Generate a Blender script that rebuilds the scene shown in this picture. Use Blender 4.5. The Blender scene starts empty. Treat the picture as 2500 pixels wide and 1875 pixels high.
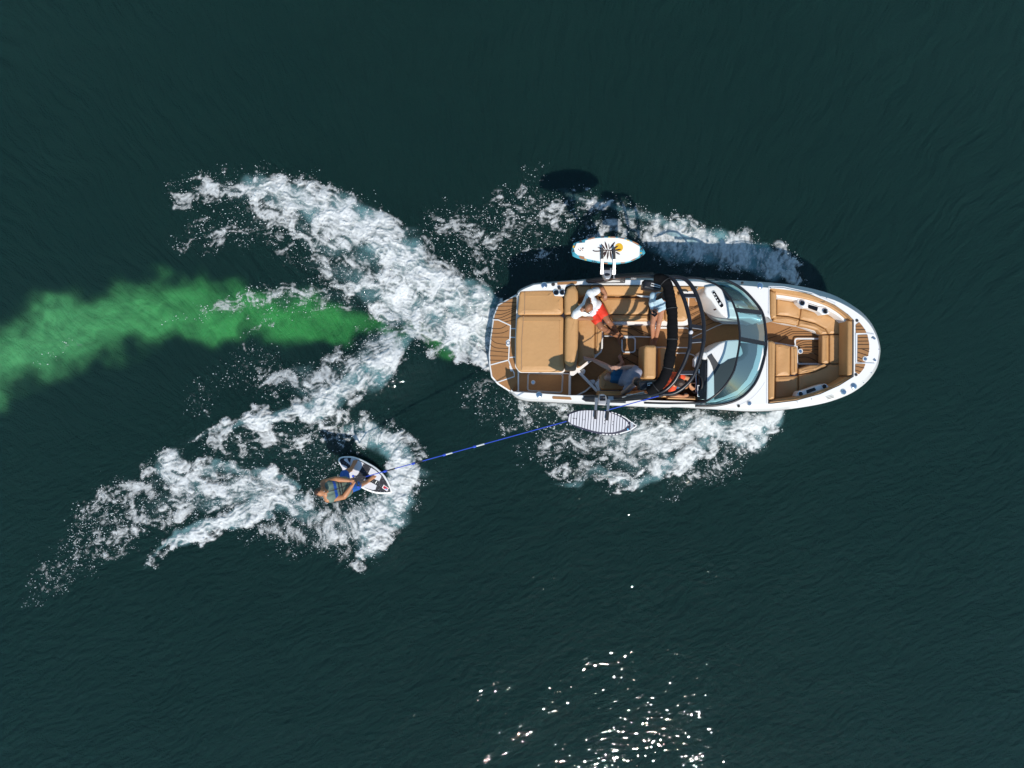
import bpy, bmesh, math, random
import numpy as np
from mathutils import Vector, Matrix
from mathutils.geometry import delaunay_2d_cdt

# ------------------------------------------------------------------ camera, sky, sun, exposure
SC = bpy.context.scene
COL = SC.collection
H = 14.5                     # drone height above the water, metres
F = 1667.0                   # focal length in photograph pixels (2500 wide)
cam_d = bpy.data.cameras.new('camera'); cam = bpy.data.objects.new('camera', cam_d); COL.objects.link(cam)
cam.location = (0, 0, H); cam.rotation_euler = (0, 0, 0)
cam_d.sensor_width = 36.0; cam_d.lens = 36.0 * F / 2500.0
cam_d.clip_start = 0.1; cam_d.clip_end = 4000
SC.camera = cam

SUN = Vector((0.20, -0.80, 1.0)).normalized()     # direction towards the sun
sun_d = bpy.data.lights.new('sun', 'SUN'); sun_o = bpy.data.objects.new('sun', sun_d); COL.objects.link(sun_o)
sun_d.energy = 4.5; sun_d.angle = math.radians(0.53); sun_d.color = (1.0, 0.93, 0.84)
sun_o.rotation_euler = SUN.to_track_quat('Z', 'Y').to_euler()
sun_o.location = (0, 0, 60)

w = bpy.data.worlds.new('World'); SC.world = w; w.use_nodes = True
nt = w.node_tree
sky = nt.nodes.new('ShaderNodeTexSky'); sky.sky_type = 'NISHITA'; sky.sun_disc = False
sky.sun_elevation = math.asin(SUN.z); sky.sun_rotation = math.atan2(SUN.x, SUN.y)
sky.air_density = 1.0; sky.dust_density = 0.3; sky.ozone_density = 0.7
bg = nt.nodes['Background']; bg.inputs['Strength'].default_value = 0.13
tint = nt.nodes.new('ShaderNodeMix'); tint.data_type = 'RGBA'; tint.blend_type = 'MULTIPLY'; tint.inputs[0].default_value = 1.0
tint.inputs[7].default_value = (.84, 1.03, 1.03, 1)          # a clear blue sky
nt.links.new(sky.outputs[0], tint.inputs[6]); nt.links.new(tint.outputs[2], bg.inputs[0])

vs = SC.view_settings
vs.view_transform = 'Standard'; vs.look = 'None'; vs.gamma = 1.0; vs.exposure = 0.0; vs.use_curve_mapping = False
SC.render.engine = 'CYCLES'
SC.cycles.max_bounces = 8; SC.cycles.transparent_max_bounces = 12
SC.cycles.caustics_reflective = False; SC.cycles.caustics_refractive = False
SC.cycles.sample_clamp_indirect = 4.0

# ------------------------------------------------------------------ helpers
def trim(x):
    "the boat planes bow-up: extra height towards the bow"
    return .72 * max(0., min(1.05, x / 6.8)) ** 1.15
def W(px, py, z):
    "a point of the boat or the rider, z above the boat's own water line, seen at photograph pixel (px, py)"
    zz = z
    for _ in range(4): zz = z + trim((px - 1250.0) * (H - zz) / F)
    k = (H - zz) / F
    return Vector(((px - 1250.0) * k, -(py - 937.5) * k, zz))

FR = {'0': (0, 0, 1.0), '1': (1180, 640, .23508), '2': (1650, 640, .23508), '3': (1360, 540, .12658),
      '4': (1360, 740, .12658), '5': (1560, 640, .12658), '6': (1560, 830, .12658), '7': (1360, 920, .12658),
      '8': (740, 1080, .12658), 'b': (1990, 700, .18090), 'm': (1430, 900, .09494), 'w': (1640, 660, .12054),
      'r': (900, 980, .22604)}
def src(f, X, Y):
    a = FR[f]; return (a[0] + X * a[2], a[1] + Y * a[2])
def P(f, pts, z):
    "points read off an enlarged crop -> world points; a point may carry its own height"
    out = []
    for p in pts:
        ff = f
        if isinstance(p[0], str): ff = p[0]; p = p[1:]
        zz = p[2] if len(p) > 2 else z
        x, y = src(ff, p[0], p[1]); out.append(W(x, y, zz))
    return out

def mesh_obj(name, verts, faces, mat, parent=None, smooth=False, loc=None):
    "ONE mesh object from world-space geometry"
    org = Vector((0, 0, 0))
    if parent is not None: org = parent['_org'] if '_org' in parent else (0, 0, 0)
    org = Vector(org)
    if loc is not None: base = Vector(loc)
    else: base = org
    me = bpy.data.meshes.new(name)
    me.from_pydata([tuple(Vector(v) - base) for v in verts], [], faces)
    me.validate(); 
    if mat is not None: me.materials.append(mat)
    if smooth: me.polygons.foreach_set('use_smooth', [True] * len(me.polygons))
    ob = bpy.data.objects.new(name, me); COL.objects.link(ob)
    if parent is not None:
        ob.parent = parent; ob.location = base - org
    else: ob.location = base
    ob['_org'] = tuple(base)
    return ob

def empty(name, loc, label=None, cat=None, group=None, parent=None):
    o = bpy.data.objects.new(name, None); COL.objects.link(o); o.location = loc; o['_org'] = tuple(loc)
    o.empty_display_size = 0.2
    if label: o['label'] = label
    if cat: o['category'] = cat
    if group: o['group'] = group
    return o

def tag(o, label=None, cat=None, group=None, kind=None):
    if label: o['label'] = label
    if cat: o['category'] = cat
    if group: o['group'] = group
    if kind: o['kind'] = kind
    return o

def area2(p):
    return sum(p[i][0] * p[(i + 1) % len(p)][1] - p[(i + 1) % len(p)][0] * p[i][1] for i in range(len(p)))

def rounded(pts, r, n=5):
    "round the corners of a closed polygon (z kept)"
    out = []; m = len(pts)
    for i in range(m):
        a, b, c = Vector(pts[i - 1]), Vector(pts[i]), Vector(pts[(i + 1) % m])
        u, v = a - b, c - b; lu, lv = u.length, v.length
        if lu < 1e-6 or lv < 1e-6: continue
        u /= lu; v /= lv
        cosang = max(-1, min(1, u.dot(v))); ang = math.acos(cosang)
        if ang > math.radians(172): out.append(b); continue
        t = min(r / max(math.tan(ang / 2), 1e-3), lu * .48, lv * .48)
        p0, p1 = b + u * t, b + v * t
        for k in range(n + 1):
            s = k / n
            out.append(p0 * (1 - s) ** 2 + b * 2 * s * (1 - s) + p1 * s * s)
    return out

def offset_in(pts, d):
    "mitred inset of a closed polygon in xy; edges that would turn over are closed up"
    n = len(pts); sgn = 1 if area2(pts) > 0 else -1; out = []
    for i in range(n):
        a, b, c = pts[i - 1], pts[i], pts[(i + 1) % n]
        e1 = Vector((b[0] - a[0], b[1] - a[1])); e2 = Vector((c[0] - b[0], c[1] - b[1]))
        if e1.length < 1e-7 or e2.length < 1e-7: out.append(Vector(b)); continue
        e1.normalize(); e2.normalize()
        n1 = Vector((-e1.y, e1.x)) * sgn; n2 = Vector((-e2.y, e2.x)) * sgn
        m = n1 + n2
        if m.length < 1e-4: m = n1
        m.normalize(); k = d / max(m.dot(n1), .5)
        out.append(Vector((b[0] + m.x * k, b[1] + m.y * k, b[2])))
    for _ in range(6):
        bad = []
        for i in range(n):
            j = (i + 1) % n
            e = pts[j] - pts[i]; f = out[j] - out[i]
            if e.x * f.x + e.y * f.y < 0: bad.append(i)
        if not bad: break
        for i in bad:
            j = (i + 1) % n; m = (out[i] + out[j]) * .5
            out[i] = Vector((m.x, m.y, out[i].z)); out[j] = Vector((m.x, m.y, out[j].z))
            h, k = (i - 1) % n, (j + 1) % n
            out[h] = out[h].lerp(Vector((m.x, m.y, out[h].z)), .15); out[k] = out[k].lerp(Vector((m.x, m.y, out[k].z)), .15)
    return out

def cap_faces(V, ring, up=True):
    "fill a planar outline (concave allowed) with triangles"
    co = [Vector((V[i].x, V[i].y)) for i in ring]; n = len(co)
    r = delaunay_2d_cdt(co, [], [list(range(n))], 1, 1e-6)
    vs, _, fs, ov = r[0], r[1], r[2], r[3]
    mp = []
    for k, v in enumerate(vs):
        if ov[k]: mp.append(ring[ov[k][0]])
        else:
            z = min((( (V[i].x - v.x) ** 2 + (V[i].y - v.y) ** 2), V[i].z) for i in ring)[1]
            V.append(Vector((v.x, v.y, z))); mp.append(len(V) - 1)
    out = []
    for f in fs:
        a = sum(vs[f[i]].x * vs[f[(i + 1) % len(f)]].y - vs[f[(i + 1) % len(f)]].x * vs[f[i]].y for i in range(len(f)))
        g = [mp[i] for i in f]
        if len(set(g)) < 3: continue
        if (a > 0) != up: g.reverse()
        out.append(tuple(g))
    return out

def catmull(pts, n=8, closed=False):
    pts = [Vector(p) for p in pts]; m = len(pts); out = []
    segs = m if closed else m - 1
    for i in range(segs):
        if closed: p0, p1, p2, p3 = pts[(i - 1) % m], pts[i], pts[(i + 1) % m], pts[(i + 2) % m]
        else: p0, p1, p2, p3 = pts[max(i - 1, 0)], pts[i], pts[i + 1], pts[min(i + 2, m - 1)]
        for k in range(n):
            t = k / n
            out.append(.5 * ((2 * p1) + (p2 - p0) * t + (2 * p0 - 5 * p1 + 4 * p2 - p3) * t * t + (3 * p1 - p0 - 3 * p2 + p3) * t ** 3))
    if not closed: out.append(pts[-1])
    return out

def rings_mesh(rings, cap_top=True, cap_bot=True):
    n = len(rings[0]); V = [v for r in rings for v in r]; Fc = []
    for j in range(len(rings) - 1):
        for i in range(n):
            Fc.append((j * n + i, j * n + (i + 1) % n, (j + 1) * n + (i + 1) % n, (j + 1) * n + i))
    V = [Vector(v) for v in V]; base = (len(rings) - 1) * n
    if cap_top: Fc += cap_faces(V, [base + i for i in range(n)], True)
    if cap_bot: Fc += cap_faces(V, list(range(n)), False)
    return V, Fc

def slab(name, pts, z0, mat, parent, bevel=0.0, corner=0.0, dome=0.0, smooth=None, steps=4, n=5):
    """solid with the plan 'pts' (each at its own top height), its flanks down to z0 and a rounded top edge"""
    pts = [Vector(p) for p in pts]
    if area2(pts) < 0: pts.reverse()
    if corner > 0: pts = rounded(pts, corner, n)
    if bevel <= 0:
        V, Fc = rings_mesh([[Vector((p.x, p.y, z0 + trim(p.x))) for p in pts], pts])
    else:
        rings = [[Vector((p.x, p.y, z0 + trim(p.x))) for p in pts]]
        for k in range(steps + 1):
            a = k / steps * math.pi / 2
            ins = offset_in(pts, bevel * (1 - math.cos(a)))
            rings.append([Vector((q.x, q.y, p.z - bevel * (1 - math.sin(a)))) for p, q in zip(pts, ins)])
        if dome > 0:
            ins = offset_in(pts, bevel * 2.2)
            rings.append([Vector((q.x, q.y, p.z + dome)) for p, q in zip(pts, ins)])
        V, Fc = rings_mesh(rings)
    ob = mesh_obj(name, V, Fc, mat, parent, smooth=(bevel > 0) if smooth is None else smooth)
    if bevel > 0: auto_smooth(ob)
    return ob

def auto_smooth(ob, ang=50):
    me = ob.data
    me.polygons.foreach_set('use_smooth', [True] * len(me.polygons))
    bm = bmesh.new(); bm.from_mesh(me); a = math.radians(ang)
    for e in bm.edges:
        if len(e.link_faces) == 2 and e.calc_face_angle(0) > a: e.smooth = False
    bm.to_mesh(me); bm.free()

def strip_geo(pts, wid, th=0.006, closed=False):
    "flat ribbon along a polyline (top face at the points' height)"
    pts = [Vector(p) for p in pts]; n = len(pts); V = []; Fc = []
    for i in range(n):
        if closed: a, b = pts[i - 1], pts[(i + 1) % n]
        else: a, b = pts[max(i - 1, 0)], pts[min(i + 1, n - 1)]
        d = Vector((b.x - a.x, b.y - a.y)); d.normalize(); nn = Vector((-d.y, d.x, 0)) * wid * .5
        k = 1.0
        if 0 < i < n - 1 or closed:
            e = (pts[i] - pts[i - 1]); e = Vector((e.x, e.y)).normalized(); k = 1 / max(abs(e.dot(d)), .6)
        V += [pts[i] - nn * k - Vector((0, 0, th)), pts[i] - nn * k, pts[i] + nn * k, pts[i] + nn * k - Vector((0, 0, th))]
    for i in range(n if closed else n - 1):
        j = (i + 1) % n
        for k in range(3): Fc.append((i * 4 + k, j * 4 + k, j * 4 + k + 1, i * 4 + k + 1))
    if not closed: Fc += [(0, 1, 2, 3), tuple((n - 1) * 4 + k for k in (3, 2, 1, 0))]
    return V, Fc

def join_geo(geos):
    V = []; Fc = []
    for v, f in geos:
        o = len(V); V += list(v); Fc += [tuple(i + o for i in q) for q in f]
    return V, Fc

def strips(name, polys, wid, mat, parent, th=0.006, closed=False):
    V, Fc = join_geo([strip_geo(p, wid, th, closed) for p in polys])
    return mesh_obj(name, V, Fc, mat, parent)

def tube_geo(pts, r, n=10, caps=True):
    pts = [Vector(p) for p in pts]; m = len(pts); V = []; Fc = []
    rr = r if isinstance(r, (list, tuple)) else [r] * m
    T = [(pts[min(i + 1, m - 1)] - pts[max(i - 1, 0)]).normalized() for i in range(m)]
    up = Vector((0, 0, 1)) if abs(T[0].z) < .9 else Vector((1, 0, 0))
    N = (up - T[0] * up.dot(T[0])).normalized()
    for i in range(m):
        N = (N - T[i] * N.dot(T[i])).normalized(); B = T[i].cross(N)
        for k in range(n):
            a = 2 * math.pi * k / n; V.append(pts[i] + (N * math.cos(a) + B * math.sin(a)) * rr[i])
    for i in range(m - 1):
        for k in range(n):
            Fc.append((i * n + k, i * n + (k + 1) % n, (i + 1) * n + (k + 1) % n, (i + 1) * n + k))
    if caps: Fc += [tuple(reversed(range(n))), tuple((m - 1) * n + k for k in range(n))]
    return V, Fc

def tube(name, pts, r, mat, parent, n=10):
    V, Fc = tube_geo(pts, r, n); ob = mesh_obj(name, V, Fc, mat, parent); auto_smooth(ob, 60); return ob

def box_geo(c, u, v, w_):
    "box from centre and three half-vectors"
    c, u, v, w_ = Vector(c), Vector(u), Vector(v), Vector(w_)
    V = [c + u * a + v * b + w_ * d for d in (-1, 1) for a, b in ((-1, -1), (1, -1), (1, 1), (-1, 1))]
    return V, [(3, 2, 1, 0), (4, 5, 6, 7), (0, 1, 5, 4), (1, 2, 6, 5), (2, 3, 7, 6), (3, 0, 4, 7)]

def lathe_geo(c, prof, n=20):
    "surface of revolution about z; prof is a list of (radius, height above c)"
    V = []; Fc = []
    for r, z in prof:
        for k in range(n):
            a = 2 * math.pi * k / n; V.append(Vector((c[0] + r * math.cos(a), c[1] + r * math.sin(a), c[2] + z)))
    for j in range(len(prof) - 1):
        for k in range(n): Fc.append((j * n + k, j * n + (k + 1) % n, (j + 1) * n + (k + 1) % n, (j + 1) * n + k))
    if prof[-1][0] > 0: Fc.append(tuple((len(prof) - 1) * n + k for k in range(n)))
    return V, Fc

def lathe(name, c, prof, mat, parent, n=20):
    V, Fc = lathe_geo(c, prof, n); ob = mesh_obj(name, V, Fc, mat, parent); auto_smooth(ob, 40); return ob

# ------------------------------------------------------------------ materials
def new_mat(name):
    m = bpy.data.materials.new(name); m.use_nodes = True; return m, m.node_tree, m.node_tree.nodes['Principled BSDF']

def mat(name, col, rough=.5, metal=0.0, spec=.5, coat=0.0, var=0.0, vscale=6.0, bump=0.0, bscale=80.0, bdist=.01, stretch=None):
    m, t, b = new_mat(name)
    b.inputs['Base Color'].default_value = (*col, 1); b.inputs['Roughness'].default_value = rough
    b.inputs['Metallic'].default_value = metal; b.inputs['Specular IOR Level'].default_value = spec
    b.inputs['Coat Weight'].default_value = coat
    tc = t.nodes.new('ShaderNodeTexCoord'); vec = tc.outputs['Object']
    if stretch:
        mp = t.nodes.new('ShaderNodeMapping'); mp.inputs['Scale'].default_value = stretch
        t.links.new(vec, mp.inputs[0]); vec = mp.outputs[0]
    if var > 0:
        nz = t.nodes.new('ShaderNodeTexNoise'); nz.inputs['Scale'].default_value = vscale; nz.inputs['Detail'].default_value = 6
        t.links.new(vec, nz.inputs['Vector'])
        mx = t.nodes.new('ShaderNodeMix'); mx.data_type = 'RGBA'
        mx.inputs[6].default_value = (*[c * (1 - var) for c in col], 1); mx.inputs[7].default_value = (*[min(1, c * (1 + var)) for c in col], 1)
        t.links.new(nz.outputs['Fac'], mx.inputs[0]); t.links.new(mx.outputs[2], b.inputs['Base Color'])
    if bump > 0:
        n2 = t.nodes.new('ShaderNodeTexNoise'); n2.inputs['Scale'].default_value = bscale; n2.inputs['Detail'].default_value = 4
        t.links.new(vec, n2.inputs['Vector'])
        bp = t.nodes.new('ShaderNodeBump'); bp.inputs['Strength'].default_value = bump; bp.inputs['Distance'].default_value = bdist
        t.links.new(n2.outputs['Fac'], bp.inputs['Height']); t.links.new(bp.outputs[0], b.inputs['Normal'])
    return m

M = {}
M['gel'] = mat('white_gelcoat', (.80, .80, .79), .28, coat=.3, var=.03, vscale=1.2)
M['liner'] = mat('liner_white', (.66, .66, .66), .4, var=.03)
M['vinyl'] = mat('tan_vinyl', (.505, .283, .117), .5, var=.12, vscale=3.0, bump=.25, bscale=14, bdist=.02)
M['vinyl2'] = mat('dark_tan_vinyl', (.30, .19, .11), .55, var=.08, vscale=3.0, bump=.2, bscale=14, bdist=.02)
M['eva'] = mat('brown_deck_foam', (.32, .158, .060), .8, var=.16, vscale=22, bump=.2, bscale=240, bdist=.003)
M['groove'] = mat('dark_groove', (.03, .017, .01), .9)
M['trim'] = mat('pale_deck_trim', (.66, .68, .70), .5)
M['black'] = mat('black_powder_coat', (.012, .013, .018), .35, bump=.05)
M['blackfab'] = mat('black_canvas', (.007, .007, .008), .95, spec=.1, bump=.3, bscale=40, bdist=.01)
M['rubber'] = mat('dark_rubber', (.02, .02, .022), .6)
M['silver'] = mat('brushed_metal', (.42, .43, .45), .42, metal=.7)
M['steel'] = mat('polished_steel', (.8, .82, .85), .12, metal=1.0)
M['dash'] = mat('charcoal_dash_pad', (.050, .052, .058), .7, bump=.15, bscale=120)
M['screen'] = mat('black_dash', (.006, .006, .007), .25)
M['navy'] = mat('navy_pad', (.016, .018, .045), .7)
M['rope'] = mat('blue_rope', (.02, .07, .55), .6, bump=.6, bscale=300, bdist=.004)
M['sleeve'] = mat('dark_rope_sleeve', (.02, .02, .03), .6)
M['yellow'] = mat('yellow_mark', (.75, .55, .02), .5)
M['padwhite'] = mat('pale_traction_pad', (.62, .62, .66), .8, bump=.2, bscale=200)

def glass_mat():
    m, t, b = new_mat('tinted_glass')
    out = t.nodes['Material Output']
    b.inputs['Base Color'].default_value = (.02, .03, .035, 1); b.inputs['Roughness'].default_value = .03
    tr = t.nodes.new('ShaderNodeBsdfTransparent'); tr.inputs[0].default_value = (.52, .74, .77, 1)
    fr = t.nodes.new('ShaderNodeLayerWeight'); fr.inputs[0].default_value = .25
    mp = t.nodes.new('ShaderNodeMath'); mp.operation = 'MULTIPLY_ADD'; mp.inputs[1].default_value = .25; mp.inputs[2].default_value = .04
    gl = t.nodes.new('ShaderNodeBsdfGlossy'); gl.inputs['Roughness'].default_value = .03
    ms = t.nodes.new('ShaderNodeMixShader')
    t.links.new(fr.outputs['Fresnel'], mp.inputs[0]); t.links.new(mp.outputs[0], ms.inputs[0])
    t.links.new(tr.outputs[0], ms.inputs[1]); t.links.new(gl.outputs[0], ms.inputs[2])
    t.links.new(ms.outputs[0], out.inputs[0]); return m
M['glass'] = glass_mat()
# ------------------------------------------------------------------ water, foam, spray
rng = np.random.default_rng(7)
_GA = rng.random((256, 256)) * 2 * np.pi
_GX, _GY = np.cos(_GA).astype(np.float32), np.sin(_GA).astype(np.float32)
def perlin(x, y, s=0):
    x = x + s * 17.31; y = y + s * 9.77
    xi = np.floor(x).astype(np.int32); yi = np.floor(y).astype(np.int32)
    fx = (x - xi).astype(np.float32); fy = (y - yi).astype(np.float32)
    def g(i, j, dx, dy):
        a = (xi + i + 57 * s) & 255; b = (yi + j + 131 * s) & 255
        return _GX[a, b] * dx + _GY[a, b] * dy
    u = fx * fx * fx * (fx * (fx * 6 - 15) + 10); v = fy * fy * fy * (fy * (fy * 6 - 15) + 10)
    a = g(0, 0, fx, fy); b = g(1, 0, fx - 1, fy); c = g(0, 1, fx, fy - 1); d = g(1, 1, fx - 1, fy - 1)
    return (a + u * (b - a)) * (1 - v) + (c + u * (d - c)) * v
def fbm(x, y, octv, s=0, gain=.5, lac=2.07):
    t = 0; a = 1.0; n = 0
    for i in range(octv):
        t = t + a * perlin(x, y, s + i); n += a * a; a *= gain; x = x * lac + 3.1; y = y * lac - 1.7
    return t / math.sqrt(n) * 3.2          # about unit deviation
def uni(n): return 1 / (1 + np.exp(-1.70 * n))
def sstep(a, b, x):
    t = np.clip((x - a) / (b - a), 0, 1); return t * t * (3 - 2 * t)
def stroke(px, py, pts, soft=.9, full=False):
    "coverage of a soft stroke; pts are (x, y, half width, strength) in photograph pixels on the water"
    out = np.zeros_like(px); S = np.zeros_like(px); D = np.zeros_like(px); acc = 0.
    for (x0, y0, w0, s0), (x1, y1, w1, s1) in zip(pts[:-1], pts[1:]):
        dx, dy = x1 - x0, y1 - y0; L = max(math.hypot(dx, dy), 1e-3); t = np.clip(((px - x0) * dx + (py - y0) * dy) / (L * L), 0, 1)
        d = np.hypot(px - (x0 + t * dx), py - (y0 + t * dy)); wd = w0 + (w1 - w0) * t; st = s0 + (s1 - s0) * t
        v = st * (1 - sstep(1 - soft, 1 + .35 * soft, d / wd))
        if full:
            m = v > out; S = np.where(m, acc + t * L, S); D = np.where(m, d * np.sign((px - x0) * dy - (py - y0) * dx), D)
        out = np.maximum(out, v); acc += L
    return (out, S, D) if full else out

# (kind of pattern, softness, points): strokes of foam on the water
STERN = [
 (.8, [(1215, 742, 26, 1), (1150, 738, 52, 1), (1080, 700, 60, 1), (1000, 640, 66, 1), (900, 566, 70, .98), (800, 508, 66, .92), (700, 478, 54, .86), (610, 455, 42, .78)]),
 (.9, [(640, 470, 60, .60), (530, 465, 48, .52), (440, 470, 36, .42)]),
 (.9, [(920, 640, 80, .68), (800, 570, 74, .62), (680, 540, 70, .50), (560, 560, 50, .40), (470, 590, 40, .28)]),
 (.9, [(1000, 720, 80, .86), (880, 690, 52, .66), (760, 640, 46, .44)]),
 (.9, [(840, 715, 30, .50), (760, 728, 34, .50), (680, 718, 30, .44), (600, 735, 24, .36), (480, 765, 18, .30)]),
 (.9, [(650, 780, 14, .42), (622, 815, 12, .40), (604, 845, 8, .34)]), (.9, [(196, 832, 7, .40), (150, 862, 7, .40), (110, 880, 5, .3)]), (.9, [(440, 765, 8, .4), (380, 800, 7, .4)]),
 (.9, [(860, 740, 34, .46), (700, 735, 26, .36), (560, 760, 22, .28)]),
 (.8, [(1205, 800, 70, .93), (1120, 795, 80, .94), (1040, 780, 80, .88), (940, 750, 60, .72)]),
 (.7, [(1215, 900, 16, 1), (1165, 868, 26, 1), (1110, 832, 38, 1), (1060, 806, 44, .9)]),
 (.9, [(1010, 800, 70, .72), (930, 850, 60, .66), (860, 900, 60, .60), (800, 910, 46, .50)]),
 (.75, [(985, 842, 26, .9), (930, 892, 40, 1), (870, 940, 44, 1), (812, 972, 40, 1), (775, 1000, 30, 1)]),
 (.8, [(790, 1002, 28, 1), (700, 1010, 26, .96), (610, 1026, 20, .85), (520, 1058, 12, .6), (440, 1090, 8, .35)]),
 (.9, [(800, 940, 50, .62), (720, 930, 44, .56), (650, 945, 32, .42)]),
 (.9, [(640, 900, 60, .22), (540, 920, 50, .15), (480, 980, 40, .15)]),
 (.95, [(820, 1060, 60, .42), (720, 1065, 60, .44), (620, 1075, 60, .40), (520, 1085, 46, .30)]),
 (.9, [(830, 1015, 30, .45), (850, 1060, 26, .5), (835, 1100, 20, .5)]),
 (.95, [(1160, 960, 40, .18), (1230, 975, 40, .3)]),
]
RIDER = [
 (.75, [(862, 1050, 22, .7), (900, 1048, 34, .85), (950, 1062, 44, .95), (985, 1100, 44, 1), (995, 1150, 46, 1), (975, 1210, 52, 1), (935, 1270, 52, .95), (900, 1325, 42, .88), (880, 1365, 26, .7)]),
 (.9, [(935, 1215, 56, .70), (885, 1270, 66, .68), (815, 1300, 64, .56), (730, 1295, 56, .46), (640, 1290, 50, .36)]),
 (.85, [(760, 1245, 40, .66), (700, 1215, 40, .82), (630, 1200, 46, .80), (560, 1205, 56, .72), (480, 1215, 62, .58), (390, 1235, 66, .50), (310, 1262, 66, .42), (220, 1300, 60, .30)]),
 (.7, [(730, 1195, 14, .8), (690, 1178, 22, .85), (620, 1158, 24, .8), (540, 1146, 24, .75), (480, 1150, 26, .72)]),
 (.8, [(440, 1120, 30, .70), (395, 1140, 34, .74), (420, 1180, 40, .7), (470, 1200, 40, .7)]),
 (.7, [(640, 1235, 30, .85), (580, 1265, 30, .95), (520, 1290, 26, .95), (450, 1318, 20, .92), (390, 1348, 10, .8), (345, 1370, 6, .5)]),
 (.9, [(360, 1170, 46, .52), (290, 1200, 40, .44), (220, 1240, 40, .36)]),
 (.9, [(300, 1300, 60, .44), (220, 1340, 54, .38), (150, 1390, 50, .30), (100, 1450, 40, .22)]),
 (.9, [(700, 1170, 12, .35), (735, 1130, 12, .4), (770, 1110, 10, .45), (820, 1108, 8, .4)]),
 (.95, [(820, 1140, 60, .22), (780, 1230, 70, .24)]),
]
BOWS = [
 (.8, [(1892, 1000, 22, .7), (1872, 1035, 36, .9), (1810, 1052, 40, .98), (1740, 1048, 44, 1), (1660, 1052, 48, .95), (1580, 1070, 54, .82), (1500, 1085, 50, .66)]),
 (.85, [(1730, 1090, 26, .85), (1660, 1122, 28, .84), (1600, 1155, 26, .80), (1540, 1172, 24, .8), (1470, 1160, 20, .74), (1400, 1166, 18, .7), (1345, 1158, 10, .5)]),
 (.9, [(1600, 1115, 54, .62), (1500, 1110, 54, .56), (1420, 1085, 56, .5), (1350, 1050, 46, .42), (1300, 1020, 40, .4)]),
 (.9, [(1400, 1110, 46, .42), (1300, 1100, 40, .26)]),
 (.9, [(1850, 1075, 40, .46), (1790, 1110, 46, .40), (1720, 1150, 46, .32), (1640, 1190, 30, .24)]),
 (.9, [(1380, 990, 26, .55), (1300, 995, 30, .5), (1235, 985, 24, .36), (1180, 1010, 18, .28)]),
 (.9, [(1320, 1030, 30, .42), (1250, 1045, 20, .34), (1180, 1035, 14, .26)]),
]
BOWP = [
 (.8, [(1955, 688, 10, .9), (1925, 660, 30, .95), (1870, 640, 46, 1), (1800, 622, 56, 1), (1720, 606, 58, .96), (1640, 592, 52, .82), (1570, 580, 40, .6)]),
 (.8, [(1700, 562, 18, .8), (1650, 546, 24, .86), (1580, 530, 22, .78), (1510, 508, 20, .7), (1440, 490, 18, .66), (1390, 480, 12, .5)]),
 (.9, [(1620, 560, 44, .6), (1520, 566, 44, .5), (1450, 590, 40, .42)]),
 (.95, [(1420, 520, 50, .42), (1340, 520, 56, .44), (1240, 535, 62, .42), (1150, 550, 60, .40), (1070, 560, 50, .30)]),  # speckle strokes from here on paint sun glints of rough water
 (.95, [(1310, 440, 36, .22), (1270, 480, 40, .26)]),
 (.95, [(1330, 600, 46, .34), (1220, 620, 50, .36), (1130, 600, 50, .34), (1190, 680, 40, .34)]),
]
GROUPS = [('stern', STERN), ('rider', RIDER), ('bow_near', BOWS), ('bow_far', BOWP)]
PLUME = [(-120, 925, 98, 1), (60, 850, 96, 1), (180, 805, 92, 1), (300, 772, 86, 1), (450, 752, 80, 1), (600, 764, 72, 1), (720, 778, 62, 1), (840, 792, 50, .85), (930, 800, 40, .45), (1030, 840, 30, .55), (1100, 856, 30, .7)]

def cov(px, py, strokes, warp, full=False):
    qx, qy = px + warp[0], py + warp[1]
    c = np.zeros_like(px); K = np.zeros_like(px); FW = np.zeros_like(px)
    for i, (soft, pts) in enumerate(strokes):
        if not full: c = np.maximum(c, stroke(qx, qy, pts, soft)); continue
        v = stroke(qx, qy, pts, soft); m = v > c
        if not m.any(): continue
        S = np.zeros_like(px); D = np.zeros_like(px); _, S[m], D[m] = stroke(px[m] + .40 * warp[0][m], py[m] + .40 * warp[1][m], pts, .99, True)
        fan = pts[0] in FANS
        K[m] = fbm(S[m] / 6.5 + i * 7, D[m] / 38 + S[m] / 50, 4, 140 + i, .6) if fan else fbm(S[m] / 60 + i * 7, D[m] / 6.0, 3, 140 + i, .6)
        FW[m] = 1. if fan else 0.
        c = np.maximum(c, v)
    return (c, K, FW) if full else c
FANS = {RIDER[0][1][0], RIDER[1][1][0], BOWS[4][1][0], BOWP[0][1][0]}

KS = H / F                                   # metres per photograph pixel on the water
def swell(px, py):
    "height of the water: the wake's ridges and a light chop"
    h = .10 * stroke(px, py, [(1150, 740, 110, 1), (1000, 640, 120, 1), (800, 510, 120, .8), (620, 460, 100, .5)], 1.0)
    h += .16 * stroke(px, py, [(1000, 840, 90, .8), (880, 930, 110, 1), (780, 1000, 120, 1), (600, 1030, 100, .6)], 1.0)
    h -= .10 * stroke(px, py, [(1180, 830, 80, 1), (1050, 790, 80, .8), (800, 780, 60, .5)], 1.0)
    h += .10 * stroke(px, py, [(940, 1060, 70, .8), (1000, 1140, 80, 1), (930, 1290, 90, .6)], 1.0)
    h += .08 * stroke(px, py, [(1880, 1030, 70, 1), (1600, 1120, 90, .8), (1400, 1160, 80, .4)], 1.0)
    h += .08 * stroke(px, py, [(1930, 650, 60, 1), (1700, 560, 90, .8), (1450, 490, 80, .4)], 1.0)
    a = math.radians(28); u = (px * math.cos(a) - py * math.sin(a)); v = (px * math.sin(a) + py * math.cos(a))
    h *= 1.35
    h += .0045 * fbm(u / 190, v / 70, 2, 40) * sstep(500, 1300, py)
    return h

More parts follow.
